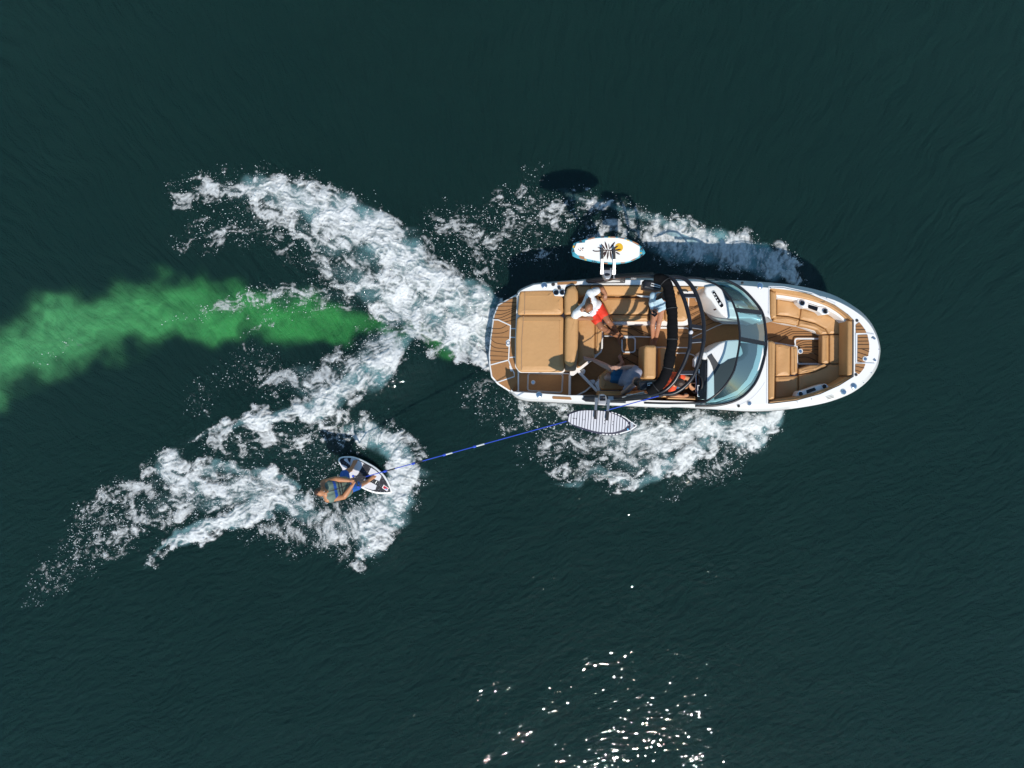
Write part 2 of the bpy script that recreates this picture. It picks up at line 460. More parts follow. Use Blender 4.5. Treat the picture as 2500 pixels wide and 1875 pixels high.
def grid_mesh(name, X, Y, Z, keep, mat_, attrs):
    ny, nx = X.shape
    idx = np.arange(nx * ny).reshape(ny, nx)
    q = np.stack([idx[:-1, :-1], idx[1:, :-1], idx[1:, 1:], idx[:-1, 1:]], -1).reshape(-1, 4)
    if keep is not None:
        q = q[keep.reshape(-1)]
        used = np.zeros(nx * ny, bool); used[q.ravel()] = True
        rem = np.cumsum(used) - 1; q = rem[q]; sel = used
    else: sel = np.ones(nx * ny, bool)
    co = np.stack([X.ravel()[sel], Y.ravel()[sel], Z.ravel()[sel]], -1).astype(np.float32)
    me = bpy.data.meshes.new(name)
    me.vertices.add(len(co)); me.vertices.foreach_set('co', co.ravel())
    me.loops.add(q.size); me.loops.foreach_set('vertex_index', q.ravel().astype(np.int32))
    me.polygons.add(len(q)); me.polygons.foreach_set('loop_start', np.arange(0, q.size, 4, dtype=np.int32))
    me.update(calc_edges=True)
    me.polygons.foreach_set('use_smooth', np.ones(len(q), bool))
    for k, v in attrs.items():
        if v.ndim == 3:
            at = me.attributes.new(k, 'FLOAT_VECTOR', 'POINT'); at.data.foreach_set('vector', v.reshape(-1, 3)[sel].astype(np.float32).ravel())
        else:
            at = me.attributes.new(k, 'FLOAT', 'POINT'); at.data.foreach_set('value', v.ravel()[sel].astype(np.float32))
    me.materials.append(mat_)
    ob = bpy.data.objects.new(name, me); COL.objects.link(ob); return ob

# ---- materials of the water
def water_mat():
    m, t, b = new_mat('lake_water'); L = t.links.new; N = t.nodes.new
    def attr(n):
        a = N('ShaderNodeAttribute'); a.attribute_name = n; return a
    def math_(op, x, y):
        n = N('ShaderNodeMath'); n.operation = op
        for i, v in enumerate((x, y)):
            if isinstance(v, (int, float)): n.inputs[i].default_value = v
            else: L(v, n.inputs[i])
        return n.outputs[0]
    def mixc(f, c1, c2):
        n = N('ShaderNodeMix'); n.data_type = 'RGBA'
        for i, v in ((0, f), (6, c1), (7, c2)):
            if isinstance(v, tuple): n.inputs[i].default_value = v
            else: L(v, n.inputs[i])
        return n.outputs[2]
    # the body of the lake scatters a little green light; bubbles dragged under by the hull turn it bright
    b.inputs['Roughness'].default_value = 1.0; b.inputs['Specular IOR Level'].default_value = 0.0
    tc = N('ShaderNodeTexCoord')
    nb = N('ShaderNodeTexNoise'); nb.inputs['Scale'].default_value = .22; nb.inputs['Detail'].default_value = 3; L(tc.outputs['Object'], nb.inputs['Vector'])
    body = mixc(nb.outputs['Fac'], (.0052, .0208, .0180, 1), (.0074, .0262, .0222, 1))
    green = mixc(attr('aged').outputs['Fac'], (.050, .290, .078, 1), (.078, .300, .120, 1))
    c1 = mixc(attr('aer').outputs['Fac'], body, green)
    c2 = mixc(attr('milk').outputs['Fac'], c1, (.22, .42, .45, 1))
    L(c2, b.inputs['Base Color'])
    b.inputs['Subsurface Weight'].default_value = 1.0; b.inputs['Subsurface Radius'].default_value = (.5, 1.0, .9); b.inputs['Subsurface Scale'].default_value = .45
    # ripples in their own flow coordinates
    hs = []
    for nm, det in (('wave_top', 3.0), ('wave_low', 3.0)):
        nz = N('ShaderNodeTexNoise'); nz.inputs['Scale'].default_value = 1.0; nz.inputs['Detail'].default_value = det; nz.inputs['Roughness'].default_value = .5
        L(attr(nm).outputs['Vector'], nz.inputs['Vector']); hs.append(nz.outputs['Fac'])
    mx = N('ShaderNodeMix'); L(attr('low').outputs['Fac'], mx.inputs[0]); L(hs[0], mx.inputs[2]); L(hs[1], mx.inputs[3])
    rip = mx.outputs[0]
    mp = N('ShaderNodeMapping'); mp.inputs['Scale'].default_value = (9, 17, 13); mp.inputs['Rotation'].default_value = (0, 0, -.2); L(tc.outputs['Object'], mp.inputs[0])
    n3 = N('ShaderNodeTexNoise'); n3.inputs['Scale'].default_value = 1.0; n3.inputs['Detail'].default_value = 4; n3.inputs['Roughness'].default_value = .55; L(mp.outputs[0], n3.inputs['Vector'])
    ch = math_('MULTIPLY', n3.outputs['Fac'], attr('churn').outputs['Fac'])
    nf = N('ShaderNodeTexNoise'); nf.inputs['Scale'].default_value = 28; nf.inputs['Detail'].default_value = 1; L(tc.outputs['Object'], nf.inputs['Vector'])
    h1 = math_('ADD', math_('ADD', math_('MULTIPLY', rip, .135), math_('MULTIPLY', nf.outputs['Fac'], .018)), math_('MULTIPLY', ch, .05))
    # small steep wavelets, in gusts: these catch the sun one by one
    ng = N('ShaderNodeTexNoise'); ng.inputs['Scale'].default_value = .9; ng.inputs['Detail'].default_value = 2; L(tc.outputs['Object'], ng.inputs['Vector'])
    mg = N('ShaderNodeMapping'); mg.inputs['Scale'].default_value = (7, 10.5, 9); mg.inputs['Rotation'].default_value = (0, 0, -.45); L(tc.outputs['Object'], mg.inputs[0])
    nw = N('ShaderNodeTexNoise'); nw.inputs['Scale'].default_value = 1.0; nw.inputs['Detail'].default_value = 1; nw.inputs['Roughness'].default_value = .35; L(mg.outputs[0], nw.inputs['Vector'])
    gust = math_('ADD', math_('MULTIPLY', math_('POWER', ng.outputs['Fac'], 1.6), .041), .0030)
    pk = math_('MULTIPLY', nw.outputs['Fac'], gust)
    h2 = math_('ADD', math_('ADD', math_('MULTIPLY', rip, .0008), pk), math_('MULTIPLY', ch, .050))
    b1 = N('ShaderNodeBump'); b1.inputs['Distance'].default_value = 1.0; L(h1, b1.inputs['Height']); L(b1.outputs[0], b.inputs['Normal'])
    b2 = N('ShaderNodeBump'); b2.inputs['Distance'].default_value = 1.0; L(h2, b2.inputs['Height'])
    b.inputs['Coat Weight'].default_value = 1.0; b.inputs['Coat Roughness'].default_value = .022; b.inputs['Coat IOR'].default_value = 1.33
    L(b2.outputs[0], b.inputs['Coat Normal'])
    return m
def foam_mat():
    m, t, b = new_mat('white_foam'); L = t.links.new; N = t.nodes.new
    a = N('ShaderNodeAttribute'); a.attribute_name = 'foam'
    b.inputs['Base Color'].default_value = (.68, .71, .72, 1); b.inputs['Roughness'].default_value = .55; b.inputs['Specular IOR Level'].default_value = .3
    tc = N('ShaderNodeTexCoord'); nz = N('ShaderNodeTexNoise'); nz.inputs['Scale'].default_value = 26; nz.inputs['Detail'].default_value = 4; nz.inputs['Roughness'].default_value = .6
    L(tc.outputs['Object'], nz.inputs['Vector'])
    bp = N('ShaderNodeBump'); bp.inputs['Strength'].default_value = .5; bp.inputs['Distance'].default_value = .012
    L(nz.outputs['Fac'], bp.inputs['Height']); L(bp.outputs[0], b.inputs['Normal'])
    # bubbles: fine breaks in the cover
    s = N('ShaderNodeMath'); s.operation = 'SUBTRACT'; s.inputs[1].default_value = .5; L(nz.outputs['Fac'], s.inputs[0])
    k = N('ShaderNodeMath'); k.operation = 'MULTIPLY_ADD'; k.inputs[1].default_value = .35; L(s.outputs[0], k.inputs[0]); L(a.outputs['Fac'], k.inputs[2])
    k.use_clamp = True
    z = N('ShaderNodeMath'); z.operation = 'MULTIPLY'
    g = N('ShaderNodeMath'); g.operation = 'MULTIPLY'; g.inputs[1].default_value = 5.0; g.use_clamp = True
    L(a.outputs['Fac'], g.inputs[0]); L(k.outputs[0], z.inputs[0]); L(g.outputs[0], z.inputs[1])
    L(z.outputs[0], b.inputs['Alpha'])
    return m
M['water'] = water_mat(); M['foam'] = foam_mat()
M['drop'] = mat('water_drops', (.80, .83, .85), .15, spec=.6)

# ---- the lake: fine cells under the photograph, growing out to the horizon
def axis(half, step, far):
    a = list(np.arange(-half, half + step * .5, step)); d = step; x = a[-1]; ext = []
    while x < far: d *= 1.35; x += d; ext.append(x)
    return np.array([-e for e in reversed(ext)] + a + ext)
ax, ay = axis(11.6, .042, 1500), axis(8.8, .042, 1500)
X, Y = np.meshgrid(ax, ay)
PX, PY = 1250 + X / KS, 937.5 - Y / KS
inside = (np.abs(X) < 13) & (np.abs(Y) < 10)
cX, cY = np.clip(PX, -400, 2900), np.clip(PY, -400, 2300)
Z = swell(cX, cY) * np.clip(1.3 - np.maximum(np.abs(X) - 11.6, np.abs(Y) - 8.8).clip(0) / 8, 0, 1)
w1 = (30 * fbm(cX / 100, cY / 90, 2, 3), 30 * fbm(cX / 85, cY / 90, 3, 11, .4))
pl = 1.12 * stroke(cX + w1[0] * .7, cY + w1[1] * .55, PLUME, .95)
pl = np.clip(pl * (1 + .22 * fbm(cX / 120, cY / 80, 3, 21)), 0, 1)
aer = .92 * sstep(.0, 1.0, pl) * np.clip(.84 + .11 * fbm(cX / 60, cY / 40, 4, 25) + .10 * fbm((cX + .35 * cY) / 95 + .4 * w1[0] / 30, (cY - .12 * cX) / 13 + w1[1] / 14, 4, 27), .35, 1.1)
aged = sstep(760, 60, cX)
chn = np.zeros_like(cX)
for _, st in GROUPS: chn = np.maximum(chn, cov(cX, cY, st, (0, 0)))
chn = np.maximum(chn, .35 * stroke(cX, cY, [(1450, 560, 130, 1), (1150, 560, 160, 1), (1000, 500, 120, .5)], 1.0))
chn = np.maximum(chn, .4 * stroke(cX, cY, [(830, 1070, 110, 1), (560, 1080, 90, .7)], 1.0))
milk = .70 * sstep(.38, 1.02, np.maximum.reduce([cov(cX, cY, st, (w1[0] * .5, w1[1] * .5)) for _, st in GROUPS])) * uni(1.0 + 1.1 * fbm(cX / 50, cY / 44, 4, 29))
milk = np.clip(milk + .26 * uni(1.4 * fbm(cX / 34, cY / 26, 4, 45)) * sstep(.45, .95, cov(cX, cY, BOWP[:1], (w1[0] * .5, w1[1] * .5))), 0, .9)  # extra turquoise paints the blue shade on the far bow wave
th = np.arctan2(cX - 1300, 1700 - np.minimum(cY, 1500)); rr = np.hypot(cX - 1300, 1700 - cY)
wt = np.stack([th * 66 + .5 * fbm(cX / 200, cY / 200, 2, 50), rr / 110, np.zeros_like(th)], -1)
a_ = math.radians(27); cu, cv = cX * math.cos(a_) - cY * math.sin(a_), cX * math.sin(a_) + cY * math.cos(a_)
wl = np.stack([cu / 30 + .3 * fbm(cX / 160, cY / 160, 2, 60), cv / 14 + .5 * fbm(cX / 150, cY / 150, 2, 61), np.zeros_like(th)], -1)
low = sstep(650, 1350, cY + .12 * (cX - 1250) + 60 * fbm(cX / 300, cY / 300, 2, 70))
water = grid_mesh('water', X, Y, Z, None, M['water'], {'aer': aer, 'milk': milk, 'aged': aged, 'churn': chn, 'wave_top': wt, 'wave_low': wl, 'low': low})
tag(water, kind='structure')

# ---- foam lying on the water
st_ = .0125
fx, fy = np.arange(-11.2, 11.2, st_), np.arange(-5.2, 6.2, st_)
X, Y = np.meshgrid(fx.astype(np.float32), fy.astype(np.float32)); PX, PY = 1250 + X / KS, 937.5 - Y / KS
coarse = slice(None, None, 4)
wa = (15 * fbm(PX / 55, PY / 55, 4, 3), 15 * fbm(PX / 55, PY / 55, 4, 11))
box_ = {'stern': (60, 380, 1290, 1180), 'rider': (-40, 1000, 1090, 1480), 'bow_near': (1120, 950, 1960, 1260), 'bow_far': (1000, 400, 2000, 730)}
covs, STK, FWT = [], np.zeros_like(PX), np.zeros_like(PX); best = np.zeros_like(PX)
for nm, st in GROUPS:
    x0, y0, x1, y1 = box_[nm]; r0 = (PX[0] >= x0) & (PX[0] <= x1); r1 = (PY[:, 0] >= y0) & (PY[:, 0] <= y1); sl = np.ix_(r1, r0)
    c_, k_, f_ = cov(PX[sl], PY[sl], st, (wa[0][sl], wa[1][sl]), True)
    full_ = np.zeros_like(PX); full_[sl] = c_; covs.append(full_)
    sub = STK[sl]; bs = best[sl]; STK[sl] = np.where(c_ > bs, k_, sub); FWT[sl] = np.where(c_ > bs, f_, FWT[sl]); best[sl] = np.maximum(bs, c_)
Cm = np.maximum.reduce(covs)
which = np.argmax(np.stack(covs), 0)
act = Cm > .03
ii = np.nonzero(act)
px, py, c, stk, fw = PX[ii], PY[ii], Cm[ii], STK[ii], FWT[ii]
# turbulent lace: warped noise, veined where thin, billowing where thick
w26 = (fbm(px / 26, py / 26, 3, 31), fbm(px / 26, py / 26, 3, 36)); w80 = (fbm(px / 80, py / 80, 2, 33), fbm(px / 80, py / 80, 2, 38))
qx = px + 8 * w26[0] + 18 * w80[0]; qy = py + 8 * w26[1] + 18 * w80[1]
c2 = np.clip(c * (.90 + .20 * fbm(px / 120, py / 100, 2, 61)), 0, 1)
big = fbm(qx / 52, qy / 44, 5, 71, .60)
fine = fbm(qx / 12.0, qy / 7.5, 3, 91, .6)
hair = fbm(px / 3.6, py / 2.4, 2, 95, .6)
veil = sstep(-.16, .54, uni((.85 - .40 * fw) * big + .12 * fine + (.50 + .22 * fw) * stk + .12 * fw) - (1 - c2) * .95)
r1 = 1 - np.abs(fbm(qx / 34, qy / 28, 3, 81, .55)); r2 = 1 - np.abs(fbm(qx / 15, qy / 12, 3, 85, .6))
lace = np.maximum(sstep(.62, 1.0, r1 + .10 * fine) * sstep(.22, .62, c2 + .10 * big), .55 * sstep(.66, 1.0, r2 + .10 * fine) * sstep(.30, .75, c2 + .14 * big))
speck = sstep(.66, .92, uni(.8 * fine + .35 * hair + .7 * stk)) * sstep(.14, .60, c2 + .12 * big)
tone = np.clip(.76 + .10 * fine + .08 * hair + .10 * big + .06 * stk, .3, 1)
fa = 1 - (1 - .88 * veil) * (1 - (.66 - .25 * fw) * lace * uni(1.0 * big + .6 * fine + .6 * stk)) * (1 - .42 * speck)
mist = .36 * sstep(.30, .95, c2) * uni(.9 * big + .7 * stk + .3)
fa = 1 - (1 - np.clip(fa * tone, 0, 1)) * (1 - mist)
fa = fa * sstep(.03, .16, c)
FO = np.zeros_like(X); FO[ii] = fa
def soften(a):
    b = a.copy(); b[1:-1] = .25 * a[:-2] + .5 * a[1:-1] + .25 * a[2:]; c_ = b.copy(); c_[:, 1:-1] = .25 * b[:, :-2] + .5 * b[:, 1:-1] + .25 * b[:, 2:]; return c_
FO = .35 * FO + .65 * soften(soften(FO)); fa = FO[ii]
# height: lumps that shade one another
hl = np.zeros_like(X)
lump = .034 * uni(1.3 * fbm(qx / 42, qy / 36, 3, 111, .55)) + .002 * uni(fine)
hl[ii] = .010 + lump * sstep(.1, .9, fa) * (.4 + 1.2 * sstep(.4, 1., c))
ZF_ = np.zeros_like(X); ZF_[ii] = swell(px, py); ZF_ += hl
FOAMLAB = [('white foam trail churning behind the stern of the motorboat', 'foam'),
           ('white foam and splash thrown up round the wake surfer and his board', 'foam'),
           ('sunlit white bow wave foam beside the striped board on the near side of the boat', 'foam'),
           ('blue shaded bow wave foam in the shadow of the motorboat', 'foam')]
ck = act[:-1, :-1] | act[1:, :-1] | act[:-1, 1:] | act[1:, 1:]
fm = np.maximum.reduce([FO[:-1, :-1], FO[1:, :-1], FO[:-1, 1:], FO[1:, 1:]])
for gi, (lab, cat_) in enumerate(FOAMLAB):
    keep = ck & (fm > .05) & (which[:-1, :-1] == gi)
    ob = grid_mesh('wake_foam', X, Y, ZF_, keep, M['foam'], {'foam': FO})
    tag(ob, lab, cat_, kind='stuff')

# ---- spray: drops thrown clear of the foam, some painting sun glints white
def spray(name, cells, n, zmax, smin, smax, label):
    j = rng.choice(len(cells[0]), n, p=cells[2] / cells[2].sum())
    x = cells[0][j] + rng.uniform(-.03, .03, n); y = cells[1][j] + rng.uniform(-.03, .03, n)
    pxx, pyy = 1250 + x / KS, 937.5 - y / KS
    z = swell(pxx, pyy) + .02 + zmax * rng.random(n) ** 2.5
    s = smin + (smax - smin) * rng.random(n) ** 3
    ang = rng.normal(.25, .5, n); el = 1 + 1.3 * rng.random(n)
    base = np.array([[1, 0, 0], [-1, 0, 0], [0, 1, 0], [0, -1, 0], [0, 0, 1], [0, 0, -1]], np.float32)
    tri = np.array([[0, 2, 4], [2, 1, 4], [1, 3, 4], [3, 0, 4], [2, 0, 5], [1, 2, 5], [3, 1, 5], [0, 3, 5]])
    v = base[None] * s[:, None, None]; v = v * np.stack([el, np.ones(n), np.ones(n)], -1)[:, None, :]
    ca, sa = np.cos(ang)[:, None], np.sin(ang)[:, None]
    vx = v[..., 0] * ca - v[..., 1] * sa + x[:, None]; vy = v[..., 0] * sa + v[..., 1] * ca + y[:, None]; vz = v[..., 2] + z[:, None]
    co = np.stack([vx, vy, vz], -1).reshape(-1, 3).astype(np.float32)
    q = (tri[None] + (np.arange(n) * 6)[:, None, None]).reshape(-1, 3)
    me = bpy.data.meshes.new(name); me.vertices.add(len(co)); me.vertices.foreach_set('co', co.ravel())
    me.loops.add(q.size); me.loops.foreach_set('vertex_index', q.ravel().astype(np.int32))
    me.polygons.add(len(q)); me.polygons.foreach_set('loop_start', np.arange(0, q.size, 3, dtype=np.int32)); me.update(calc_edges=True)
    me.polygons.foreach_set('use_smooth', np.ones(len(q), bool))
    me.materials.append(M['drop']); ob = bpy.data.objects.new(name, me); COL.objects.link(ob)
    tag(ob, label, 'spray', kind='stuff'); return ob
SPLAB = ['loose white drops of spray round the stern wake', 'loose white drops of spray round the wake surfer',
         'loose white drops of spray along the near bow wave', 'loose white drops of spray along the shaded bow wave']
SPN = [5500, 6000, 3200, 3000]
xs, ys = X[ii], Y[ii]; wh = which[ii]
clump = uni(2.6 * fbm(px / 16, py / 9, 3, 121, .7) - 1.2)
for gi in range(4):
    m_ = wh == gi
    wgt = (c[m_] * (1.02 - c[m_])).clip(0) ** 1.1 * (.04 + clump[m_] ** 2)
    spray('spray', (xs[m_], ys[m_], wgt.astype(np.float64)), SPN[gi],   .16, .003, .011, SPLAB[gi])
# ------------------------------------------------------------------ the motorboat
ZD, ZF, ZP, ZS, ZPAD = 1.05, 0.34, 0.46, 0.74, 1.00      # deck, floor, swim platform, seats, sun pad
boat = empty('motorboat', (W(1660, 845, ZD).x, W(1660, 845, ZD).y, 0),
             'white open-bow motorboat with tan seats, brown decking and a black tow tower', 'motorboat')
B = boat

# ---- hull: flat deck edge, rounded sheer, flared sides
edge = P('1', [(345, 345), (372, 290), (480, 238), (570, 216), (970, 186), (1080, 176)], ZD) \
     + P('5', [(-700, 318), (300, 309), (900, 309), (1160, 311), (1380, 338)], ZD) \
     + P('2', [(560, 187), (900, 207), (1250, 244), (1600, 330), (1860, 470), (2000, 600), (2080, 740), (2116, 870), (2116, 960), (2082, 1100), (1990, 1232),
               (1850, 1342), (1700, 1412), (1500, 1472), (1200, 1522), (950, 1546), (700, 1547), (400, 1528), (0, 1506)], ZD) \
     + P('1', [(1900, 1510), (1500, 1496), (1200, 1482), (900, 1466), (600, 1450), (440, 1440), (340, 1405), (272, 1342)], ZD)
edge = catmull(edge, 4)
def bandw(p, q):
    "width of the rounded sheer: slim aft, broad at the bow"
    t = max(0., min(1., (p.x - 1.6) / 4.2)); return .05 + .11 * t * t * (3 - 2 * t)
n_e = len(edge)
def low(p):
    "the sheer seen at the same pixel but at its own, lower height"
    z = p.z - .10 - 1.05 * bandw(p, 0); k = (H - z) / (H - p.z); return Vector((p.x * k, p.y * k, p.z))
edge = [low(p) for p in edge]
def inset_open(pts, fn):
    out = []
    for i, p in enumerate(pts):
        a, b = pts[max(i - 1, 0)], pts[min(i + 1, len(pts) - 1)]
        d = Vector((b.x - a.x, b.y - a.y)).normalized(); nn = Vector((d.y, -d.x, 0))
        out.append(Vector(p) + nn * fn(p))
    return out
top = inset_open(edge, lambda p: bandw(p, 0))
rings = []
def setz(pts, z): return [Vector((p.x, p.y, z + trim(p.x) * max(0., min(1., (z + .12) / .5)))) for p in pts]
mid1 = [a.lerp(b, .40) for a, b in zip(top, edge)]
rings = [setz(top, ZD), [Vector((p.x, p.y, ZD + trim(p.x) - .06 - .25 * bandw(p, 0))) for p in mid1],
         [Vector((p.x, p.y, ZD + trim(p.x) - .10 - 1.05 * bandw(p, 0))) for p in edge],
         setz(inset_open(edge, lambda p: .015), .62), setz(inset_open(edge, lambda p: .10), .30), setz(inset_open(edge, lambda p: .30), -.12)]
V = [v for r in rings for v in r]; Fc = []
for j in range(len(rings) - 1):
    for i in range(n_e - 1): Fc.append((j * n_e + i, j * n_e + i + 1, (j + 1) * n_e + i + 1, (j + 1) * n_e + i))
Fc.append(tuple(j * n_e for j in range(len(rings)))); Fc.append(tuple(j * n_e + n_e - 1 for j in reversed(range(len(rings)))))
hull = mesh_obj('hull', V, Fc, M['gel'], B); auto_smooth(hull, 35)
tube('rub_rail', [Vector((p.x, p.y, p.z - .10 - 1.05 * bandw(p, 0) - .02)) for p in edge], .013, M['rubber'], hull, 6)

# ---- deck moulding: gunwales, fore deck and bow rim in one sheet, open over the cockpit and the bow well
inner = P('1', [(360, 330), (385, 300), (640, 292), (735, 292), (845, 292), (850, 262), (905, 236), (960, 235), (1660, 235)], ZD) \
    + P('5', [(640, 455), (1000, 455), (1280, 470)], ZD) \
    + P('2', [(480, 235), (620, 300), (740, 390), (830, 490), (868, 555), (905, 560), (960, 570), (1005, 615), (985, 590), (975, 540), (972, 285), (990, 262),
              (1120, 268), (1400, 330), (1650, 440), (1790, 540), (1850, 600), (1848, 1190), (1700, 1282), (1500, 1372), (1250, 1440), (1000, 1470),
              (957, 1470), (957, 815), (940, 815), (925, 830), (925, 960), (880, 1110), (790, 1260), (640, 1390), (420, 1462), (200, 1470)], ZD) \
    + P('1', [(2212, 1452), (1900, 1440), (1500, 1428), (1200, 1410), (1185, 1385), (1000, 1385), (890, 1384), (360, 1350), (285, 1344)], ZD)
outer = setz(top, ZD)
poly = outer + list(reversed(inner))
if area2(poly) < 0: poly.reverse()
V, Fc = rings_mesh([setz(poly, ZD - .05), poly])
deck = mesh_obj('deck', V, Fc, M['gel'], B)
# inner liner falling from the opening to the floor
dn = setz(inner, ZF - .02); n_i = len(inner)
V = list(inner) + dn; V = [Vector((v.x, v.y, v.z - (.004 if i < n_i else 0))) for i, v in enumerate(V)]
mesh_obj('inner_liner', V, [(i, i + 1, n_i + i + 1, n_i + i) for i in range(n_i - 1)], M['liner'], B)
# floor
fl = setz(inset_open(edge, lambda p: .16), ZF)
floor = slab('floor', fl, ZF - .05, M['eva'], B)

# ---- swim platform
plat_o = P('1', [(372, 292), (345, 330), (148, 437), (102, 560), (72, 780), (55, 950), (60, 1075), (80, 1195), (145, 1268), (275, 1350), (380, 1352), (380, 900), (380, 500)], ZP)
platform = slab('swim_platform', plat_o, .12, M['gel'], B, bevel=.03, corner=.08)
plat_i = P('1', [(345, 345), (160, 452), (116, 560), (86, 780), (70, 950), (75, 1068), (94, 1185), (156, 1255), (285, 1338), (356, 1340), (356, 1130), (345, 900), (355, 560)], ZP + .008)
pdeck = slab('platform_decking', plat_i, ZP - .004, M['eva'], platform, corner=.05)
zt = ZP + .016
strips('platform_trim', [P('1', q, zt) for q in (
    [(96, 598), (155, 600), (282, 658), (278, 760), (270, 860), (262, 1018), (72, 1068)],
    [(148, 1247), (322, 1188), (320, 1150), (290, 1095), (262, 1020)],
    [(285, 690), (350, 690)], [(272, 990), (345, 984)], [(276, 780), (345, 782)][:2])], .022, M['trim'], platform)
tg = tag(strips('decking_groove', [catmull(P('1', q, zt - .004), 4) for q in (
    [(250, 382), (356, 378)], [(165, 418), (350, 418)], [(140, 458), (345, 456)], [(128, 500), (240, 500), (350, 460)], [(118, 540), (200, 540), (345, 480)],
    [(106, 585), (190, 575), (345, 500)], [(160, 603), (230, 590), (345, 545)], [(215, 625), (345, 590)],
    [(88, 690), (180, 688), (250, 650)], [(84, 738), (190, 736), (278, 700)], [(80, 778), (272, 780)], [(78, 795), (130, 838), (232, 855)],
    [(74, 855), (130, 890), (262, 896)], [(70, 920), (262, 938)], [(68, 972), (262, 978)], [(68, 1018), (235, 1020)])], .012, M['groove'], platform), kind='stuff')
lathe('platform_latch', W(*src('1', 258, 838), zt), [(.045, -.01), (.045, .004), (.03, .006), (.028, -.002), (.0, -.002)], M['steel'], platform)
slab('latch_plate', P('1', [(235, 820), (262, 800), (278, 805), (278, 875), (262, 880), (238, 868)], zt + .003), zt - .01, M['trim'], platform, corner=.02)
slab('latch_plate', P('1', [(268, 1072), (285, 1075), (305, 1120), (300, 1138), (280, 1130)], zt + .003), zt - .01, M['trim'], platform, corner=.015)

# ---- starboard side step with its hatch
step = slab('side_step', P('1', [(356, 1128), (905, 1155), (905, 1392), (356, 1352)], ZP + .02), ZF - .02, M['gel'], B)
slab('step_decking', P('1', [(372, 1145), (890, 1165), (885, 1378), (372, 1338)], ZP + .03), ZP + .01, M['eva'], step, corner=.02)
strips('hatch_trim', [rounded(P('1', [(466, 1152), (826, 1162), (815, 1356), (460, 1334)], ZP + .038), .06)], .026, M['trim'], step, closed=True)
strips('hatch_seam', [rounded(P('1', [(466, 1152), (826, 1162), (815, 1356), (460, 1334)], ZP + .040), .06)], .008, M['groove'], step, closed=True)
strips('step_trim', [P('1', [(365, 1128), (365, 1345)], ZP + .038), P('1', [(372, 1140), (900, 1158)], ZP + .038)], .022, M['trim'], step)
def drain(f, x, y, z, parent, r=.045):
    o = lathe('drain_ring', W(*src(f, x, y), z), [(r, -.01), (r, .006), (r * .72, .008), (r * .68, .002), (r * .3, .0), (0, .0)], M['trim'], parent, 18)
    lathe('drain_cap', W(*src(f, x, y), z + .003), [(r * .6, -.004), (r * .6, .004), (r * .2, .005), (0, .005)], M['steel'], o, 14); return o
drain('1', 517, 1248, ZP + .034, step)
slab('door_sill', P('1', [(888, 1160), (912, 1168), (910, 1392), (884, 1386)], ZP + .06), ZF, M['trim'], B, bevel=.012)

# ---- sun pad over the engine box
base = slab('engine_box', P('1', [(352, 300), (850, 300), (850, 1150), (375, 1148), (330, 1085), (330, 800)], .84), ZF - .02, M['gel'], B, corner=.08)
slab('sun_pad', P('1', [(376, 298), (640, 292), (728, 296), (736, 346), (838, 350), (836, 549), (352, 549), (360, 470)], ZPAD), .80, M['vinyl'], B, bevel=.05, corner=.11, dome=.012)
slab('sun_pad', P('1', [(350, 556), (848, 556), (845, 1143), (380, 1141), (336, 1080), (336, 800)], ZPAD), .80, M['vinyl'], B, bevel=.05, corner=.11, dome=.012)
strips('pad_seam', [P('1', [(432, 305), (428, 545)], ZPAD + .014), P('1', [(418, 560), (400, 800), (396, 1120)], ZPAD + .014)], .012, M['vinyl2'], B, th=.01)
# cup holders on the gunwale beside the pad
def cup(f, x, y, z, parent, r=.058):
    o = lathe('cup_holder', W(*src(f, x, y), z), [(r, -.004), (r, .008), (r * .92, .012), (r * .78, .010), (r * .76, .001)], M['steel'], parent, 20)
    lathe('well_shade_disc', W(*src(f, x, y), z - .004), [(r * .80, -.002), (r * .79, .006), (0, .006)], M['screen'], o, 16); return o  # flat black disc: the dark inside the well is painted on
cupb = slab('cup_shelf', P('1', [(720, 285), (850, 285), (846, 352), (738, 348)], ZD + .01), .8, M['gel'], B, bevel=.01, corner=.04)
cup('1', 756, 314, ZD + .012, cupb, .058); cup('1', 820, 312, ZD + .012, cupb, .058)
lathe('grab_knob', W(*src('1', 788, 268), ZD + .012), [(.03, 0), (.035, .02), (.02, .035), (0, .036)], M['rubber'], cupb, 12)

# ---- aft backrest (the bolster between pad and seat)
slab('backrest_base', P('1', [(848, 545), (990, 545), (988, 960), (962, 1130), (848, 1130)], .98), ZF, M['vinyl2'], B, bevel=.04, corner=.05)  # darker vinyl puts the shade below the bolster into the colour
slab('backrest', P('1', [(848, 546), (848, 350), (872, 268), (925, 236), (955, 238), (985, 300), (990, 400), (990, 546)], 1.18), .8, M['vinyl'], B, bevel=.07, corner=.06)
slab('backrest', P('1', [(858, 552), (990, 552), (985, 880), (972, 990), (945, 1070), (905, 1085), (850, 1040), (852, 800)], 1.22), .8, M['vinyl'], B, bevel=.08, corner=.08)
